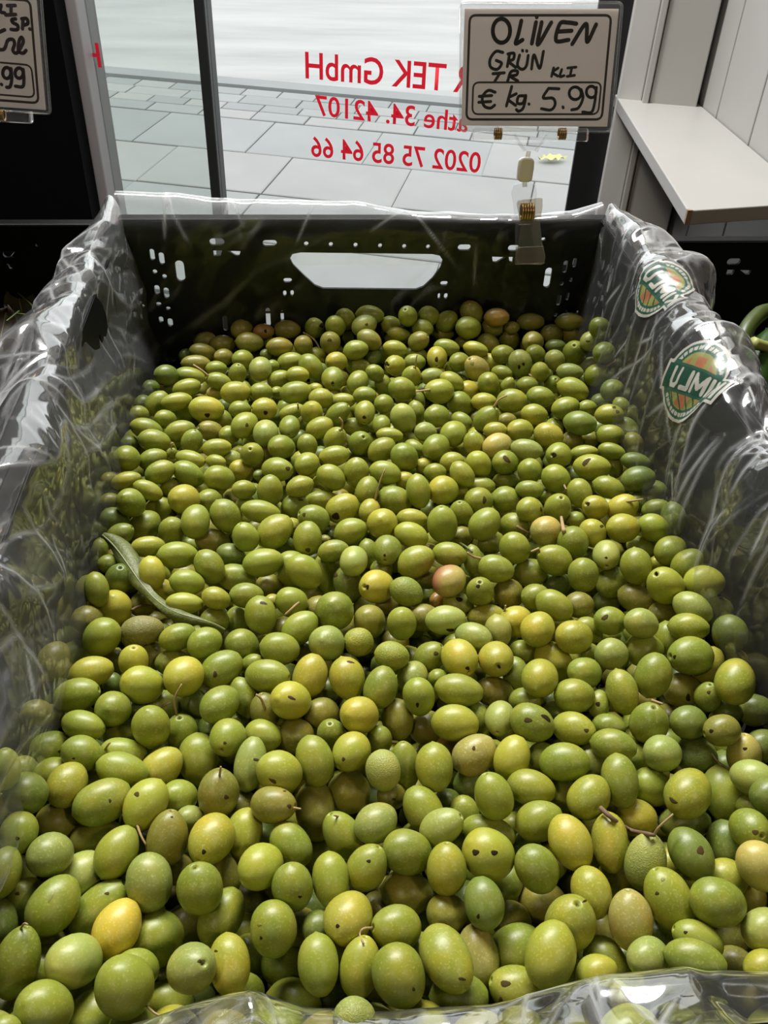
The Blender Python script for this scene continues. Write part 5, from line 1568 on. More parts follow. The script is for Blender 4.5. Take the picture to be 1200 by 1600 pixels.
# right
Rst = [.676, .64, .60, .56, .50, .44, .40, .34, .28, .20, .11]
Rse = [[(.219, -.372), (.227, -.335), (.232, -.295), (.235, -.262), (.242, -.252), (.252, -.258), (.255, -.285), (.256, -.32)],
       [(.219, -.374), (.226, -.335), (.230, -.295), (.233, -.264), (.240, -.249), (.254, -.256), (.260, -.285), (.262, -.32)],
       [(.217, -.376), (.222, -.335), (.226, -.295), (.231, -.266), (.240, -.252), (.262, -.254), (.282, -.272), (.292, -.315)],
       [(.215, -.376), (.219, -.335), (.222, -.297), (.228, -.268), (.239, -.253), (.264, -.254), (.288, -.274), (.300, -.32)],
       [(.214, -.374), (.217, -.335), (.220, -.299), (.226, -.270), (.238, -.254), (.258, -.256), (.274, -.280), (.284, -.33)],
       [(.214, -.370), (.215, -.335), (.217, -.300), (.224, -.271), (.237, -.255), (.255, -.258), (.266, -.285), (.272, -.33)],
       [(.215, -.367), (.213, -.333), (.214, -.302), (.222, -.272), (.236, -.255), (.254, -.258), (.264, -.285), (.270, -.33)],
       [(.217, -.362), (.211, -.331), (.212, -.303), (.221, -.273), (.236, -.256), (.253, -.260), (.262, -.290), (.268, -.33)],
       [(.219, -.358), (.212, -.330), (.213, -.304), (.222, -.274), (.237, -.257), (.253, -.262), (.260, -.290), (.266, -.33)],
       [(.223, -.352), (.220, -.328), (.221, -.304), (.226, -.274), (.238, -.258), (.253, -.262), (.260, -.290), (.264, -.33)],
       [(.226, -.350), (.224, -.328), (.225, -.304), (.229, -.274), (.239, -.258), (.253, -.264), (.258, -.290), (.262, -.32)]]
PR_, sR, tR, cR = sheet(Rse, Rst, 170, 520, 'Y', 11, [.2, .5, .65, .8, 1.0, 1.3, 1.4, 1.3], stretch=1.4, lift=1.0, creases=60)
fr_ = film_obj('side_sheet', PR_, cR, (.3, .3, .4, .9, 1.5, 1.5, 1.3, 1.2), (.5, 1.0, 1.0, 1.0, 1.0, 1.0, .9, .9))
# back: against the back panel, standing a little above the rim
Bst = [-.139, -.10, -.06, 0.0, .05, .085, .12, .17, .215, .238]
Btop = [-.2495, -.2515, -.2555, -.2555, -.2565, -.2625, -.2640, -.2640, -.2630, -.2560]
Bse = [[(.662, -.378), (.670, -.340), (.6735, -.305), (.676, -.272), (.682, z), (.6935, z - .0015), (.6965, -.285), (.697, -.31)] for z in Btop]
PB_, sB, tB, cB = sheet(Bse, Bst, 100, 260, 'X', 23, [.2, .30, .30, .25, .22, .25, .25, .2], stretch=1.0, creases=7)
film_obj('back_sheet', PB_, cB, (.10, .10, .10, .3, .8, .8, .6, .5), (.08, .08, .08, .10, 3.6, 3.6, 3.0, 2.5))
# front: a loose fold lying back over the olives
Fst = [-.125, -.075, -.058, -.0225, -.0064, .0206, .0604, .0824, .121, .13, .155, .20, .230]
Ftop = [-.322, -.320, -.3154, -.2973, -.318, -.324, -.3195, -.3083, -.3014, -.3076, -.3120, -.315, -.315]
Fse = [[(.137, -.352), (.131, (z - .352) / 2), (.125, z), (.114, z + .006), (.104, z + .014), (.094, -.2745), (.087, -.2600), (.080, -.275)] for z in Ftop]
PF_, sF, tF, cF = sheet(Fse, Fst, 130, 420, 'X', 31, [.2, .3, .35, 1.2, 1.3, .8, .5, .5], stretch=1.3, creases=40)
film_obj('front_sheet', PF_, cF, (.6, .8, 1.8, 1.4, 1.2, 1.2, 1.2, 1), (.4, .4, 1.0, .8, .8, .8, .8, .8))

# printed badge on the right sheet: flat print carried by the film
def mat_print(name, c):
    """ink printed on clear film: lets some light through"""
    m = mat_plain(name, c, .35, var=.18, scale=300); t = m.node_tree; b = t.nodes['Principled BSDF']; tr = t.nodes.new('ShaderNodeBsdfTransparent'); mx = t.nodes.new('ShaderNodeMixShader'); mx.inputs[0].default_value = .22
    out = [n for n in t.nodes if n.type == 'OUTPUT_MATERIAL'][0]; t.links.new(b.outputs[0], mx.inputs[1]); t.links.new(tr.outputs[0], mx.inputs[2]); t.links.new(mx.outputs[0], out.inputs[0]); return m
PRINT = [mat_print(*q) for q in (('print_green', (.022, .085, .055)), ('print_dark_green', (.014, .060, .038)), ('print_white', (.42, .40, .36)), ('print_orange', (.34, .13, .065)), ('print_lime', (.23, .23, .07)), ('print_tan', (.30, .24, .16)))]
def seg(px_, py_, a, b, w):
    ax, ay = a; bx, by = b; dx, dy = bx - ax, by - ay; t = np.clip(((px_ - ax) * dx + (py_ - ay) * dy) / (dx * dx + dy * dy), 0, 1)
    return np.hypot(px_ - ax - t * dx, py_ - ay - t * dy) < w
GL = {'K': [((0, 0), (0, 1)), ((.62, 1), (0, .45)), ((.15, .6), (.65, 0))], 'I': [((0, 0), (0, 1))], 'M': [((0, 0), (0, 1)), ((0, 1), (.42, .25)), ((.42, .25), (.84, 1)), ((.84, 1), (.84, 0))],
      'L': [((0, 1), (0, 0)), ((0, 0), (.52, 0))], 'U': [((0, 1), (0, .25)), ((0, .25), (.15, 0)), ((.15, 0), (.5, 0)), ((.5, 0), (.62, .25)), ((.62, .25), (.62, 1))]}
GW = {'K': .65, 'I': 0, 'M': .84, 'L': .52, 'U': .62}
def badge_class(x, y):
    """material index of the badge at badge coordinates (radius about 1, seen from the inside, lettering mirrored); -1 = no print"""
    c = np.full(x.shape, -1)
    def band(g): return (np.abs(y) < .30 + g) & (x > -1.02 - g) & (x < 1.28 + g)
    rr = np.hypot(x / .98, y)
    c[(rr < 1.07) | band(.075)] = 2
    c[(rr < .985)] = 0
    ring = (rr > .80) & (rr < .92); a = np.degrees(np.arctan2(y, x)); tick = ((a % 9.5) > 2.2) & ((np.abs(rr - .86) < .05) | (((a * 1.7) % 9.5) < 3.2))
    c[ring & tick & (np.abs(y) > .42)] = 2
    top = (rr < .73) & (y > .36); bot = (rr < .73) & (y < -.36)
    c[top | bot] = 4
    st = np.sin(x * 13 + y * 3)
    c[top & (rr < .62) & (st > -.45)] = 3
    c[bot & (rr < .70) & (np.sin(x * 9 - y * 4) > -.2)] = 3
    c[bot & (np.sin(x * 21 + y * 15) > .82)] = 1
    c[band(0)] = 1
    # KIMLU, mirrored
    adv = .17; tot = sum(GW[g] for g in 'KIMLU') * .46 + 4 * adv + .0; xx = 1.16
    for g in 'KIMLU':
        for p, q in GL[g]:
            a_ = (xx - p[0] * .46, -.21 + p[1] * .42); b_ = (xx - q[0] * .46, -.21 + q[1] * .42)
            c[seg(x, y, a_, b_, .055)] = 2
        xx -= GW[g] * .46 + adv
    return c
def badge(P, s, t, s0, t0, radius, ux, uy, parent, ds=1.0, lift=.0011, clip=None):
    """cut the badge out of the film grid: fine cells, each with the colour printed there; resampled from the sheet"""
    nst, nsec = P.shape[:2]; n = 150; g = np.linspace(-1.45, 1.45, n); gx, gy = np.meshgrid(g, g, indexing='ij')
    tt = t0 + radius * (ux[0] * gx + uy[0] * gy); ss = s0 + radius * (ux[1] * gx + uy[1] * gy)
    # sample the sheet: stations are uniform in t, arc length per station
    fi = (tt - t[0, 0]) / (t[-1, 0] - t[0, 0]) * (nst - 1); i0 = np.clip(np.floor(fi).astype(int), 0, nst - 2); fa = np.clip(fi - i0, 0, 1)
    def at_row(i):
        row = s[i]; k = np.clip((row <= ss[..., None]).sum(-1) - 1, 0, nsec - 2)
        lo = np.take_along_axis(row, k[..., None], -1)[..., 0]; hi = np.take_along_axis(row, (k + 1)[..., None], -1)[..., 0]; f = np.clip((ss - lo) / (hi - lo + 1e-9), 0, 1)
        return P[i, k] * (1 - f)[..., None] + P[i, k + 1] * f[..., None]
    Q = at_row(i0) * (1 - fa)[..., None] + at_row(i0 + 1) * fa[..., None]
    du = np.gradient(Q, axis=0); dv = np.gradient(Q, axis=1); nn = np.cross(du, dv); nn /= np.linalg.norm(nn, axis=2, keepdims=True) + 1e-12
    toc = np.array([0, 0, H]) - Q; sg = np.sign((nn * toc).sum(-1, keepdims=True)); Q = Q + nn * sg * lift
    mx, my = .5 * (g[:-1] + g[1:]), .5 * (g[:-1] + g[1:]); cx, cy = np.meshgrid(mx, my, indexing='ij'); cl = badge_class(cx, cy)
    if clip is not None: cl[~clip(cx, cy)] = -1
    idx = np.arange(n * n).reshape(n, n); q = np.stack([idx[:-1, :-1], idx[1:, :-1], idx[1:, 1:], idx[:-1, 1:]], -1)[cl >= 0]; mi = cl[cl >= 0]
    usedv, inv_ = np.unique(q, return_inverse=True)
    o = mesh_obj('printed_badge', Q.reshape(-1, 3)[usedv] - INV, inv_.reshape(q.shape), None, parent, True)
    for m_ in PRINT: o.data.materials.append(m_)
    o.data.polygons.foreach_set('material_index', mi.astype(np.int32)); o.data.update()
    o['label'] = 'green and orange printed badge with mirrored white letters KIMLU'
    return o
def nearest_st(P, s, t, x, y):
    """sheet coordinates of the film point seen towards frame point x, y"""
    r = px_dir(x, y); q = P - np.array([0, 0, H]); c = q @ RC; px_ = 600 + 1400 * c[..., 0] / c[..., 2]; py_ = 800 + 1400 * c[..., 1] / c[..., 2]
    e_ = np.hypot(px_ - x, py_ - y); k = np.argmin(np.where(e_ < max(2.5, e_.min() + .1), c[..., 2], 99)); return s.ravel()[k], t.ravel()[k]
def badge_at(x, y, dx, dy, radius, **kw):
    """badge centred at a frame point with its lettering running along (dx, dy)"""
    o = np.array(nearest_st(PR_, sR, tR, x, y))[::-1]; a = np.array(nearest_st(PR_, sR, tR, x + dx, y + dy))[::-1] - o; b = np.array(nearest_st(PR_, sR, tR, x + dy, y - dx))[::-1] - o
    a /= np.linalg.norm(a); b -= a * (a @ b); b /= np.linalg.norm(b)
    return badge(PR_, sR, tR, o[1], o[0], radius, a, b, fr_, **kw)
badge_at(1080, 596, 30, 13, .0225)
badge_at(1030, 444, 18, 22, .0215)

# ---------------------------------------------------------------- price signs on clips
def plane_from(corners):
    """corners: TL, TR, BL as (x, y, depth); returns origin and unit axes of the sign plane (camera-relative)"""
    p = [px_dir(x, y) * z for x, y, z in corners]; o = p[2]; ex = p[1] - p[0]; ex /= np.linalg.norm(ex); ey = p[0] - p[2]; ey -= ex * (ey @ ex); ey /= np.linalg.norm(ey)
    return o, ex, ey, np.cross(ex, ey)
class Sign:
    def __init__(s, corners, foot):
        s.o, s.ex, s.ey, s.ez = plane_from(corners); s.base = s.o + UP * H
        s.root = None
    def uv(s, x, y):
        r = px_dir(x, y); k = (s.o @ s.ez) / (r @ s.ez); q = r * k - s.o; return float(q @ s.ex), float(q @ s.ey)
    def M(s, a, b, t): return s.o + s.ex * a + s.ey * b + s.ez * t + UP * H - s.org
    def prism(s, name, pts, t0, t1, mat, parent=None, bevel=0, px=True):
        mb = MB(); mb.prism([s.uv(*p) for p in pts] if px else pts, s.M, t0, t1); o = mb.build(name, mat, parent or s.root, bevel=bevel); return o
    def ribbon(s, name, strokes, w, mat, t, parent):
        """marker strokes as flat inked bands with round ends"""
        V, Fc = [], []
        for st in strokes:
            P = np.array([s.uv(*p) for p in st]); P = spline(P, max(6, 5 * len(P))) if len(P) > 2 else P
            for i in range(len(P) - 1):
                d = P[i + 1] - P[i]; L = np.linalg.norm(d)
                if L < 1e-7: continue
                nn = np.array([-d[1], d[0]]) / L * w / 2; k = len(V)
                V += [s.M(*(P[i] + nn), t), s.M(*(P[i] - nn), t), s.M(*(P[i + 1] - nn), t), s.M(*(P[i + 1] + nn), t)]; Fc.append((k, k + 1, k + 2, k + 3))
            for p in P:
                k = len(V); V += [s.M(p[0] + w / 2 * math.cos(a), p[1] + w / 2 * math.sin(a), t + .00001) for a in np.linspace(0, 2 * math.pi, 10)[:-1]]; Fc.append(tuple(range(k, k + 9)))
        return mesh_obj(name, V, Fc, mat, parent)
def rpoly(q, r=.0035, n=5):
    """quad with rounded corners"""
    q = [np.array(p, float) for p in q]; out = []
    for i in range(4):
        a, b, c = q[i - 1], q[i], q[(i + 1) % 4]; d1 = (a - b) / np.linalg.norm(a - b); d2 = (c - b) / np.linalg.norm(c - b)
        for k in range(n + 1):
            u = k / n; p0, p1, p2 = b + d1 * r, b, b + d2 * r; out.append(tuple((1 - u) ** 2 * p0 + 2 * u * (1 - u) * p1 + u * u * p2))
    return out
def ell(cx, cy, rx, ry, n=14, a0=0, a1=360): return [(cx + rx * math.cos(math.radians(a0 + (a1 - a0) * k / n)), cy + ry * math.sin(math.radians(a0 + (a1 - a0) * k / n))) for k in range(n + 1)]
def price_sign(corners, quad, holder, lines, strokes, ink, label, group, org_px, extra):
    s = Sign(corners, None); a, b = s.uv(*org_px); s.org = np.zeros(3); s.org = s.M(a, b, 0)
    s.root = empty('price_sign', s.org); tag(s.root, label, 'price sign', group)
    card = s.prism('price_card', [tuple(p) for p in quad], .0, .0006, M['card'])
    hq = rpoly([s.uv(*p) for p in holder], .004)
    s.prism('clear_holder', hq, .0016, .0026, M['acrylic'], px=False, bevel=.0004)
    s.prism('clear_holder_back', hq, -.0014, -.0006, M['acrylic'], px=False, bevel=.0004)
    # bright thick edge of the holder
    mb = MB(); ring = [s.M(p[0], p[1], .0006) for p in hq]; mb.tube(ring + [ring[0]], .0009, 6); mb.build('holder_edge', M['acrylic'], s.root, True)
    for q, w in lines:
        rp = rpoly([s.uv(*p) for p in q], .0045); rp.append(rp[0]); k = np.array(rp); c = k[:-1].mean(0)
        V, Fc = [], []
        for i in range(len(k)):
            d = k[min(i + 1, len(k) - 1)] - k[max(i - 1, 0)]
            if i in (0, len(k) - 1): d = k[1] - k[-2]
            nn = np.array([-d[1], d[0]]) / (np.linalg.norm(d) + 1e-9) * w / 2; V += [s.M(*(k[i] + nn), .00075), s.M(*(k[i] - nn), .00075)]
        for i in range(len(k) - 1): Fc.append((2 * i, 2 * i + 1, 2 * i + 3, 2 * i + 2))
        mesh_obj('printed_border', V, Fc, M['print_line'], card)
    for st, w in strokes: s.ribbon('handwriting', st, w, ink, .0009, card)
    extra(s)
    return s
C1 = lambda x, y: (700 + x / 4.286, y / 4.286)
big_ = [[C1(*p) for p in q] for q in (
    ell(357, 207, 58, 80, 18), [(490, 140), (470, 230), (452, 292), (498, 268)], [(588, 150), (560, 292)], [(593, 110), (593, 116)], [(626, 150), (600, 300), (690, 152)],
    [(858, 160), (800, 152), (748, 160), (722, 272), (806, 268)], [(742, 212), (826, 207)], [(830, 296), (922, 160), (930, 282), (990, 165)])]
mid_ = [[C1(*p) for p in q] for q in (
    [(366, 352), (320, 345), (282, 395), (284, 448), (328, 465), (358, 425), (322, 405)], [(396, 446), (412, 360)], [(400, 362), (440, 358), (436, 398), (404, 410), (452, 452)],
    [(478, 370), (464, 438), (496, 465), (524, 440), (536, 372)], [(497, 338), (499, 342)], [(525, 340), (527, 344)], [(558, 462), (575, 368), (612, 458), (638, 345)],
    [(300, 494), (376, 488)], [(345, 492), (312, 546)], [(398, 546), (420, 482), (462, 476), (458, 502), (418, 512), (466, 542)],
    [(315, 618), (268, 606), (230, 650), (240, 708), (282, 724), (312, 704)], [(208, 646), (292, 640)], [(205, 685), (286, 680)],
    [(426, 580), (390, 710)], [(456, 628), (402, 662), (452, 706)], [(516, 642), (472, 646), (464, 690), (500, 690), (520, 640), (504, 720), (474, 745), (456, 734)], [(540, 696), (542, 698)],
    [(742, 595), (672, 592)], [(672, 592), (636, 655), (700, 658), (716, 698), (688, 736), (624, 728)], [(768, 716), (770, 722)],
    ell(850, 625, 40, 42, 14), [(890, 600), (902, 656), (872, 722), (826, 736)], ell(958, 616, 33, 38, 14), [(992, 586), (980, 690), (958, 752), (900, 750)])]
sml_ = [[C1(*p) for p in q] for q in (
    [(706, 455), (692, 512)], [(736, 456), (700, 485), (734, 510)], [(760, 466), (748, 512), (776, 507)], [(800, 456), (856, 450)], [(828, 455), (816, 506)], [(796, 512), (846, 505)])]
def clip_parts(s):
    # clear gripping bar with two bronze springs
    s.prism('grip_bar', [(738, 199), (918, 201), (917, 221), (739, 219)], -.003, .005, M['acrylic'], bevel=.001)
    for x in (778, 878):
        for k in range(4):
            mb = MB(); (a, b), (_, b2) = s.uv(x - 4.5 + 3 * k, 209), s.uv(x, 217); r = abs(b2 - b) * 1.05
            pts = [s.M(a, b + r * math.cos(q), .001 + r * 1.1 * math.sin(q)) for q in np.linspace(0, 2 * math.pi, 17)]; mb.tube(pts, .0007, 6); mb.build('spring_coil', M['spring'], s.root, True)
    for q in ([(801, 209), (805, 209), (822, 236), (818, 238)], [(856, 209), (852, 209), (835, 236), (839, 238)], [(803, 222), (853, 222), (836, 236), (821, 236)]):
        s.prism('bracket', q, -.0015, .0025, M['acrylic'], bevel=.0004)
    mb = MB(); mb.tube([s.M(*s.uv(826, 236), 0), s.M(*s.uv(824, 250), 0)], .0017, 10); mb.build('pin', M['acrylic_grey'], s.root, True)
    pts = [(816, 246), (829, 246), (833.5, 250), (833, 262), (830, 280), (827, 284), (812, 284), (807.5, 279), (809, 262), (811, 250)]
    s.prism('swivel_joint', pts, -.0045, .0055, M['joint_white'], bevel=.0012)
    mb = MB(); mb.tube([s.M(*s.uv(820, 283), 0), s.M(*s.uv(820, 292), 0)], .0018, 10); mb.build('pin', M['acrylic_grey'], s.root, True)
    s.prism('clip_arm', [(805, 289), (815, 286), (830, 285), (838, 290), (840, 303), (838, 325), (840, 352), (846, 392), (849, 408), (838, 410), (834, 380), (830, 352), (812, 352), (812, 380), (808, 398), (806, 380), (806, 350), (803, 318), (800, 302)], -.006, -.003, M['acrylic'], bevel=.0006)
    s.prism('clip_arm', [(806, 318), (808, 312), (838, 308), (846, 309), (846, 322), (842, 345), (845, 375), (851, 400), (846, 412), (808, 411), (804, 402), (809, 380), (812, 350)], .003, .006, M['acrylic_grey'], bevel=.0006)
    s.prism('clip_jaw', [(806, 386), (849, 384), (851, 411), (804, 413)], -.0005, .0028, M['acrylic_grey'], bevel=.0006)
    for k in range(5):
        mb = MB(); (a, b), (_, b2) = s.uv(815.5 + 4 * k, 331), s.uv(820, 344); r = abs(b2 - b)
        pts = [s.M(a, b + r * math.cos(q), .0005 + r * 1.05 * math.sin(q)) for q in np.linspace(0, 2 * math.pi, 19)]; mb.tube(pts, .0011, 6); mb.build('spring_coil', M['spring'], s.root, True)
Q1 = [(726, 13.5), (966.7, 14), (948.5, 198), (720.5, 196)]; H1 = [(719, 3), (972.5, 4), (955, 206), (718, 205)]
price_sign([(726, 13.5, .630), (966.7, 14, .630), (720.5, 196, .661)], Q1, H1,
           [([C1(145, 103), C1(1092, 103), C1(1028, 800), C1(122, 800)], .0017), ([C1(168, 552), C1(1026, 552), C1(1004, 765), C1(162, 765)], .0013)],
           [(big_, .0028), (mid_, .0021), (sml_, .0019)], M['ink'], 'OLIVEN GRÜN 5.99 price card in a clear holder clipped to the olive crate', 'handwritten price signs', (828, 411), clip_parts)
C2 = lambda x, y: (x / 7.27, y / 7.27)
ls = [[C2(*p) for p in q] for q in (
    [(18, 60), (8, 132), (60, 150)], [(88, 66), (178, 64)], [(130, 68), (130, 166)], [(70, 172), (182, 166)], [(182, 216), (140, 226), (150, 258), (205, 290), (200, 338), (130, 336)],
    [(266, 216), (260, 330)], [(250, 216), (308, 214), (320, 268), (266, 290)], [(342, 330), (346, 334)], [(-60, 385), (0, 365), (58, 340)],
    [(-40, 560), (50, 560), (92, 462), (150, 450), (170, 500), (150, 575), (198, 602), (268, 482), (250, 425), (222, 470), (214, 578), (266, 606), (300, 574)],
    [(20, 958), (24, 962)], ell(82, 830, 46, 62, 14), [(130, 780), (138, 900), (118, 985), (80, 992)], ell(222, 832, 46, 58, 14), [(268, 790), (276, 900), (262, 984), (180, 980)])]
Q2 = [(-186, -30), (56, -13), (71.5, 172), (-158, 156)]; H2 = [(-193, -40), (63, -22), (79.5, 178.5), (-162, 162)]
def grip2(s):
    s.prism('grip_bar', [(-140, 164), (50, 174), (50, 193), (-140, 183)], -.003, .005, M['acrylic'], bevel=.001)
    s.prism('grip_end', [(13, 172), (50, 174), (49, 193), (12, 190)], .004, .0065, M['acrylic'], bevel=.0008)
    mb = MB(); mb.tube([s.M(*s.uv(49, 183), .003 * math.cos(q)) + s.ey * .0035 * math.sin(q) for q in np.linspace(0, 2 * math.pi, 13)], .0007, 6); mb.build('end_ring', M['acrylic'], s.root, True)
    for k in range(4):
        mb = MB(); (a, b), (_, b2) = s.uv(-3 + 3.2 * k, 180), s.uv(5, 188); r = abs(b2 - b)
        mb.tube([s.M(a, b + r * math.cos(q), .001 + r * 1.1 * math.sin(q)) for q in np.linspace(0, 2 * math.pi, 17)], .0007, 6); mb.build('spring_coil', M['spring'], s.root, True)
    s.prism('clip_arm', [(-58, 186), (-46, 186), (-36, 300), (-8, 345), (-6, 352), (-60, 352), (-54, 300)], -.004, .003, M['acrylic'], bevel=.0008)
    s.prism('clip_jaw', [(-58, 345), (4, 345), (6, 372), (2, 388), (-56, 388)], -.001, .004, M['acrylic'], bevel=.0008)
price_sign([(-186, -30, .622), (56, -13, .630), (-158, 156, .652)], Q2, H2,
           [([C2(-1200, -90), C2(345, 6), C2(442, 1172), C2(-1050, 1060)], .0017), ([C2(-1100, 610), C2(358, 742), C2(398, 1108), C2(-1040, 990)], .0013)],
           [(ls, .0024)], M['ink_purple'], 'price card cut off at the left frame edge, purple-black handwriting', 'handwritten price signs', (-20, 388), grip2)

# ---------------------------------------------------------------- curled leaf and twigs on the heap
LEAF_M = mat_plain('curled_olive_leaf', (.11, .130, .032), .5, var=.5, scale=160, bump=.3, bscale=500)
LEAF_B = mat_plain('dry_brown_leaf', (.075, .050, .018), .6, var=.5, scale=90)
def on_heap(x, y, up):
    """point on top of the olives seen at x, y, raised towards the viewer"""
    r = px_dir(x, y); best = 9
    for o in OL:
        S = np.array([o['B'], o['B'], o['A']]); a = (o['F'].T @ -o['P']) / S; d = (o['F'].T @ r) / S
        A_, B_, C_ = d @ d, 2 * a @ d, a @ a - 1.15; dd = B_ * B_ - 4 * A_ * C_
        if dd > 0: best = min(best, (-B_ - math.sqrt(dd)) / (2 * A_))
    if best > 5: best = -.345 / r[2]
    return r * (best - up)
spine = [(160, 836), (172, 842), (186, 858), (198, 880), (214, 904), (232, 930), (250, 950), (275, 962), (300, 965), (322, 968), (342, 974), (352, 984)]
wid = [3, 9, 13, 13, 11, 9, 8, 7, 5, 3, 1.6, 1.2]
P0 = np.array([on_heap(x, y, .0030) for x, y in spine]); P0[:, :] = P0
for _ in range(3): P0[1:-1] = .25 * P0[:-2] + .5 * P0[1:-1] + .25 * P0[2:]
P0 -= P0 / np.linalg.norm(P0, axis=1)[:, None] * .003
sp = spline(P0, 60); ww = np.interp(np.linspace(0, 1, 60), np.linspace(0, 1, 12), wid) * .00044
G = np.zeros((60, 11, 3))
for i in range(60):
    d = sp[min(i + 1, 59)] - sp[max(i - 1, 0)]; d /= np.linalg.norm(d); v = -sp[i] / np.linalg.norm(sp[i]); sd = np.cross(d, v); sd /= np.linalg.norm(sd); nn = np.cross(sd, d)
    roll = -.6 + 1.5 * i / 60
    for j in range(11):
        u = j / 5 - 1; th = u * (1.5 + .8 * math.sin(i * .17)); R_ = 1.0
        a, b = math.sin(th) * R_, (1 - math.cos(th)) * -1.1 + .12 * math.sin(i * .55 + u * 3) * u
        ca, sa = math.cos(roll), math.sin(roll); G[i, j] = sp[i] + ww[i] * (sd * (a * ca - b * sa) + nn * (a * sa + b * ca)) + UP * H
cl = grid_obj('curled_leaf', G, LEAF_M); so = cl.modifiers.new('solid', 'SOLIDIFY'); so.thickness = .0004
tag(cl, 'long curled dull-green leaf lying on the olives at the left', 'leaf')
mb = MB(); mb.tube(sp + UP * H - np.array([v / np.linalg.norm(v) for v in sp]) * .0003, [.0006 * (1 - .6 * k / 59) for k in range(60)], 6); mb.build('midrib', mat_plain('pale_midrib', (.22, .24, .11), .5), cl, True)
def twig(pts, r, mat, label, name='twig', up=.0012):
    P = np.array([on_heap(x, y, up) for x, y in pts]); P = spline(P, 14); mb = MB(); mb.tube(P + UP * H, [r * (1.1 - .3 * k / 13) for k in range(14)], 7)
    return tag(mb.build(name, mat, None, True), label, 'twig')
twig([(938, 1262), (958, 1280), (985, 1297), (1012, 1303), (1022, 1305)], .0010, TWIG_M, 'brown twig lying over a yellow olive at the right')
twig([(719, 849), (728, 854), (738, 863)], .0007, LEAF_M, 'tiny dark green leaf tip beside a stalk', 'leaf_tip')
twig([(881, 830), (879, 820), (877, 808)], .0012, STALK_M, 'short thick pale stalk piece between green olives')
twig([(206, 953), (216, 948), (232, 946), (240, 950)], .0007, TWIG_M, 'thin brown stalk lying above the rough brown-green olive')

# ---------------------------------------------------------------- vegetables in the neighbouring crates
PEP = mat_plain('green_pepper_skin', (.022, .055, .010), .25, var=.5, scale=60, spec=.6)
PEP2 = mat_plain('light_green_pod', (.045, .065, .012), .4, var=.4, scale=50)
CUT = mat_plain('pale_green_stalk', (.28, .30, .08), .5, var=.2, scale=90)
def at(x, y, z): r = px_dir(x, y); return r * (z / r[2]) + UP * H
def pod(name, pts, radii, mat, label, cat, group, stalk=None, lobes=0):
    P = spline(pts, 26); rr = np.interp(np.linspace(0, 1, 26), np.linspace(0, 1, len(radii)), radii); c = P.mean(0); mb = MB(); mb.tube(P - c, rr, 18)
    if lobes:
        for k, v in enumerate(mb.v):
            i, j = divmod(k, 18); q = np.array(v) - (P[i] - c); mb.v[k] = tuple(P[i] - c + q * (1 + .10 * math.cos(lobes * 2 * math.pi * j / 18 + i * .05)))
    root = empty(name, c); tag(root, label, cat, group); mb.build('body', mat, root, True)
    if stalk is not None:
        q = spline(stalk[0], 10); mb = MB(); mb.tube(q - c, np.interp(np.linspace(0, 1, 10), np.linspace(0, 1, len(stalk[1])), stalk[1]), 10); mb.build('stalk', CUT, root, True)
    return root
GR = 'green peppers in the right crate'
pod('green_pepper', [at(1178, 622, -.325), at(1190, 575, -.322), at(1225, 540, -.325), at(1262, 520, -.335)], [.004, .016, .021, .015, .004], PEP, 'dark green rough-skinned pepper with a pale cut stalk at the right edge', 'pepper', GR,
    ([at(1205, 545, -.306), at(1190, 540, -.300), at(1176, 536, -.297)], [.0045, .0038, .0046]), lobes=4)
pod('green_pod', [at(1215, 478, -.312), at(1188, 490, -.306), at(1166, 515, -.308), at(1156, 548, -.316), at(1157, 575, -.326), at(1164, 592, -.336)], [.0030, .0062, .0058, .0042, .0032, .0022], PEP2, 'curved olive-green pod arching beside the pale cut stalk', 'pepper', GR)
pod('green_pod', [at(1122, 528, -.338), at(1140, 524, -.337), at(1160, 530, -.336), at(1172, 527, -.336)], [.0055, .0065, .0042, .0028], PEP2, 'dark stubby pod lying against the right-hand film', 'pepper', GR)
pod('green_pepper', [at(1192, 610, -.345), at(1202, 655, -.345), at(1212, 690, -.35)], [.008, .020, .019, .006], PEP2, 'yellowish green pepper tip below the rough one', 'pepper', GR)
pod('green_pepper', [at(1130, 600, -.385), at(1200, 560, -.385), at(1280, 560, -.385)], [.008, .024, .022, .006], PEP, 'dark pepper lying deep in the right crate', 'pepper', GR)
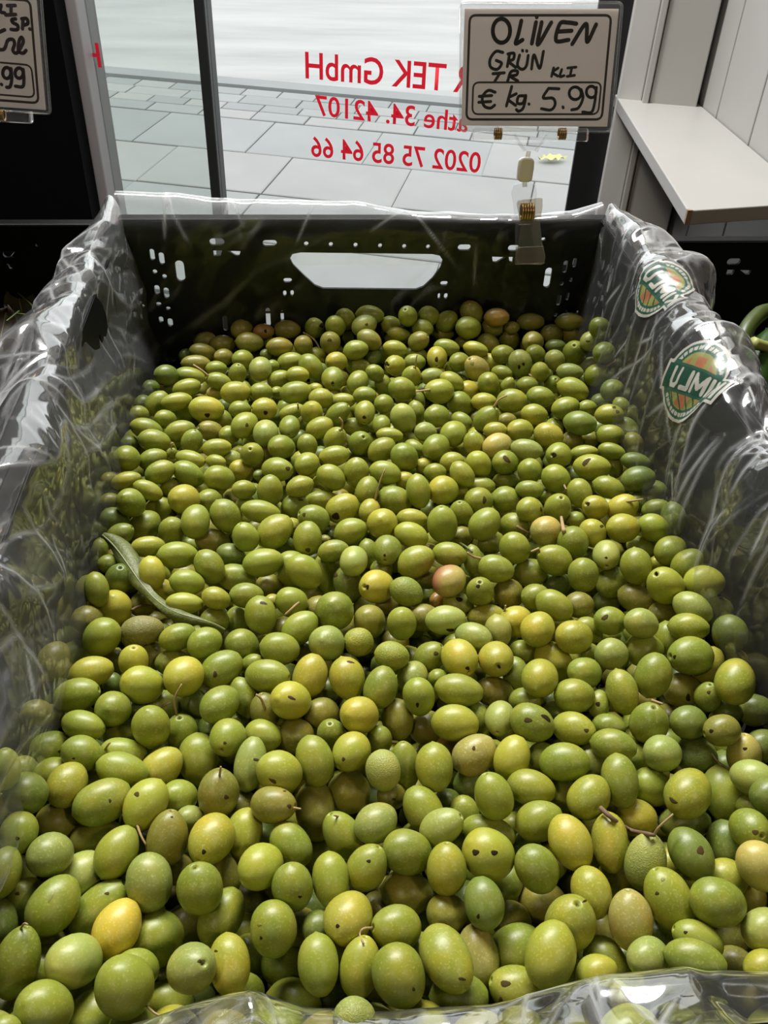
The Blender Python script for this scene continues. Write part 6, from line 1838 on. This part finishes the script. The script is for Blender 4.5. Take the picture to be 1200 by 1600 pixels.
# the heap the upper peppers rest on
rp = np.random.RandomState(12)
for k in range(26):
    lv = k // 9; row, colm = divmod(k % 9, 3)
    c0 = np.array([.345 + colm * .115 + rp.uniform(-.012, .012), .56 - row * .085 + rp.uniform(-.01, .01) + lv * .02, -.442 + lv * .036 + H]); an = rp.uniform(-.5, .5); dr = np.array([math.cos(an), math.sin(an), rp.uniform(-.08, .08)]); L_ = .048
    q = c0 + dr * L_
    pod('green_pepper', [c0 - dr * L_, c0 - dr * L_ * .35 + UP * .004, c0 + dr * L_ * .4, q], [.005, .0185, .018, .012, .004], PEP, 'dark green pepper in the heap deep in the right crate', 'pepper', 'peppers heaped deep in the right crate', ([q - dr * .004, q + dr * .008, q + dr * .016 + UP * .004], [.004, .003, .0034]), lobes=3)
def leafy(name, base, tip, width, mat, label, bend=.01, group=None, cat='leaf'):
    b, t_ = np.array(base), np.array(tip); d = t_ - b; L = np.linalg.norm(d); v = (b + t_) / 2 - np.array([0, 0, H]); v /= np.linalg.norm(v); sd = np.cross(d / L, v); sd /= np.linalg.norm(sd); nn = np.cross(sd, d / L)
    G = np.zeros((16, 7, 3))
    for i in range(16):
        u = i / 15
        for j in range(7):
            w = j / 3 - 1; G[i, j] = d * u + sd * w * width * (math.sin(math.pi * min(1, u * .97 + .03)) ** .8) + nn * (bend * math.sin(u * 3.1) - .4 * width * w * w + .1 * width * math.sin(u * 14) * w)
    root = grid_obj(name, G, mat); root.location = b; sm = root.modifiers.new('solid', 'SOLIDIFY'); sm.thickness = .0004
    tag(root, label, cat, group)
    mb = MB(); mb.tube([d * u + nn * (bend * math.sin(u * 3.1) + .0004) for u in np.linspace(0, 1, 10)], .0006, 6); mb.build('midrib', mat_plain('leaf_rib', (.14, .13, .05), .5), root, True)
    return root
DG = mat_plain('dull_brown_green_leaf', (.018, .018, .005), .6, var=.5, scale=60); DB = mat_plain('brown_leaf', (.022, .014, .004), .6, var=.5, scale=60); OR = mat_plain('orange_dry_leaf', (.20, .11, .03), .6, var=.4, scale=80)
GL_ = 'leaves in the left crate'
leafy('leaf', at(42, 470, -.345), at(22, 398, -.315), .013, DG, 'upright pointed brown-green leaf in the left crate', .008, GL_)
leafy('leaf', at(40, 520, -.345), at(28, 455, -.330), .012, DG, 'broad dull leaf below the pointed one in the left crate', -.006, GL_)
leafy('leaf', at(-6, 560, -.345), at(10, 486, -.328), .016, DB, 'brown leaf at the left frame edge', .006, GL_)
leafy('leaf', at(8, 548, -.345), at(24, 530, -.338), .006, OR, 'small orange dry leaf at the left frame edge', .002, GL_)
leafy('leaf', at(1128, 680, -.36), at(1150, 610, -.345), .010, DG, 'small curled leaf under the dark pepper', .004, GL_.replace('left', 'right'))
for k in range(30):
    lv = k // 10; b0 = np.array([-.50 + (k % 5) * .075 + rp.uniform(-.02, .02), .60 - ((k // 5) % 2) * .11 - rp.uniform(0, .04), -.438 + lv * .028 + H]); an = rp.uniform(0, 6.28)
    leafy('leaf', b0, b0 + np.array([math.cos(an) * .07, math.sin(an) * .055, rp.uniform(.004, .035)]), .016, (DG, DB)[k % 2], 'dark leaf in the loose heap deep in the left crate', rp.uniform(-.01, .01), 'leaves heaped deep in the left crate')
for k, (pts, lab) in enumerate((([(45, 420), (62, 426), (72, 440)], 'thin green stem arching beside the pointed leaf'), ([(26, 456), (48, 475), (54, 486), (48, 492), (26, 490)], 'thin bent stem across the dull leaf'), ([(10, 502), (20, 494), (30, 486)], 'short pale stem tip near the frame edge'))):
    P = np.array([at(x, y, -.325) for x, y in pts]); mb = MB(); mb.tube(spline(P, 12), .0007, 6); tag(mb.build('stem', PEP2, None, True), lab, 'stem')
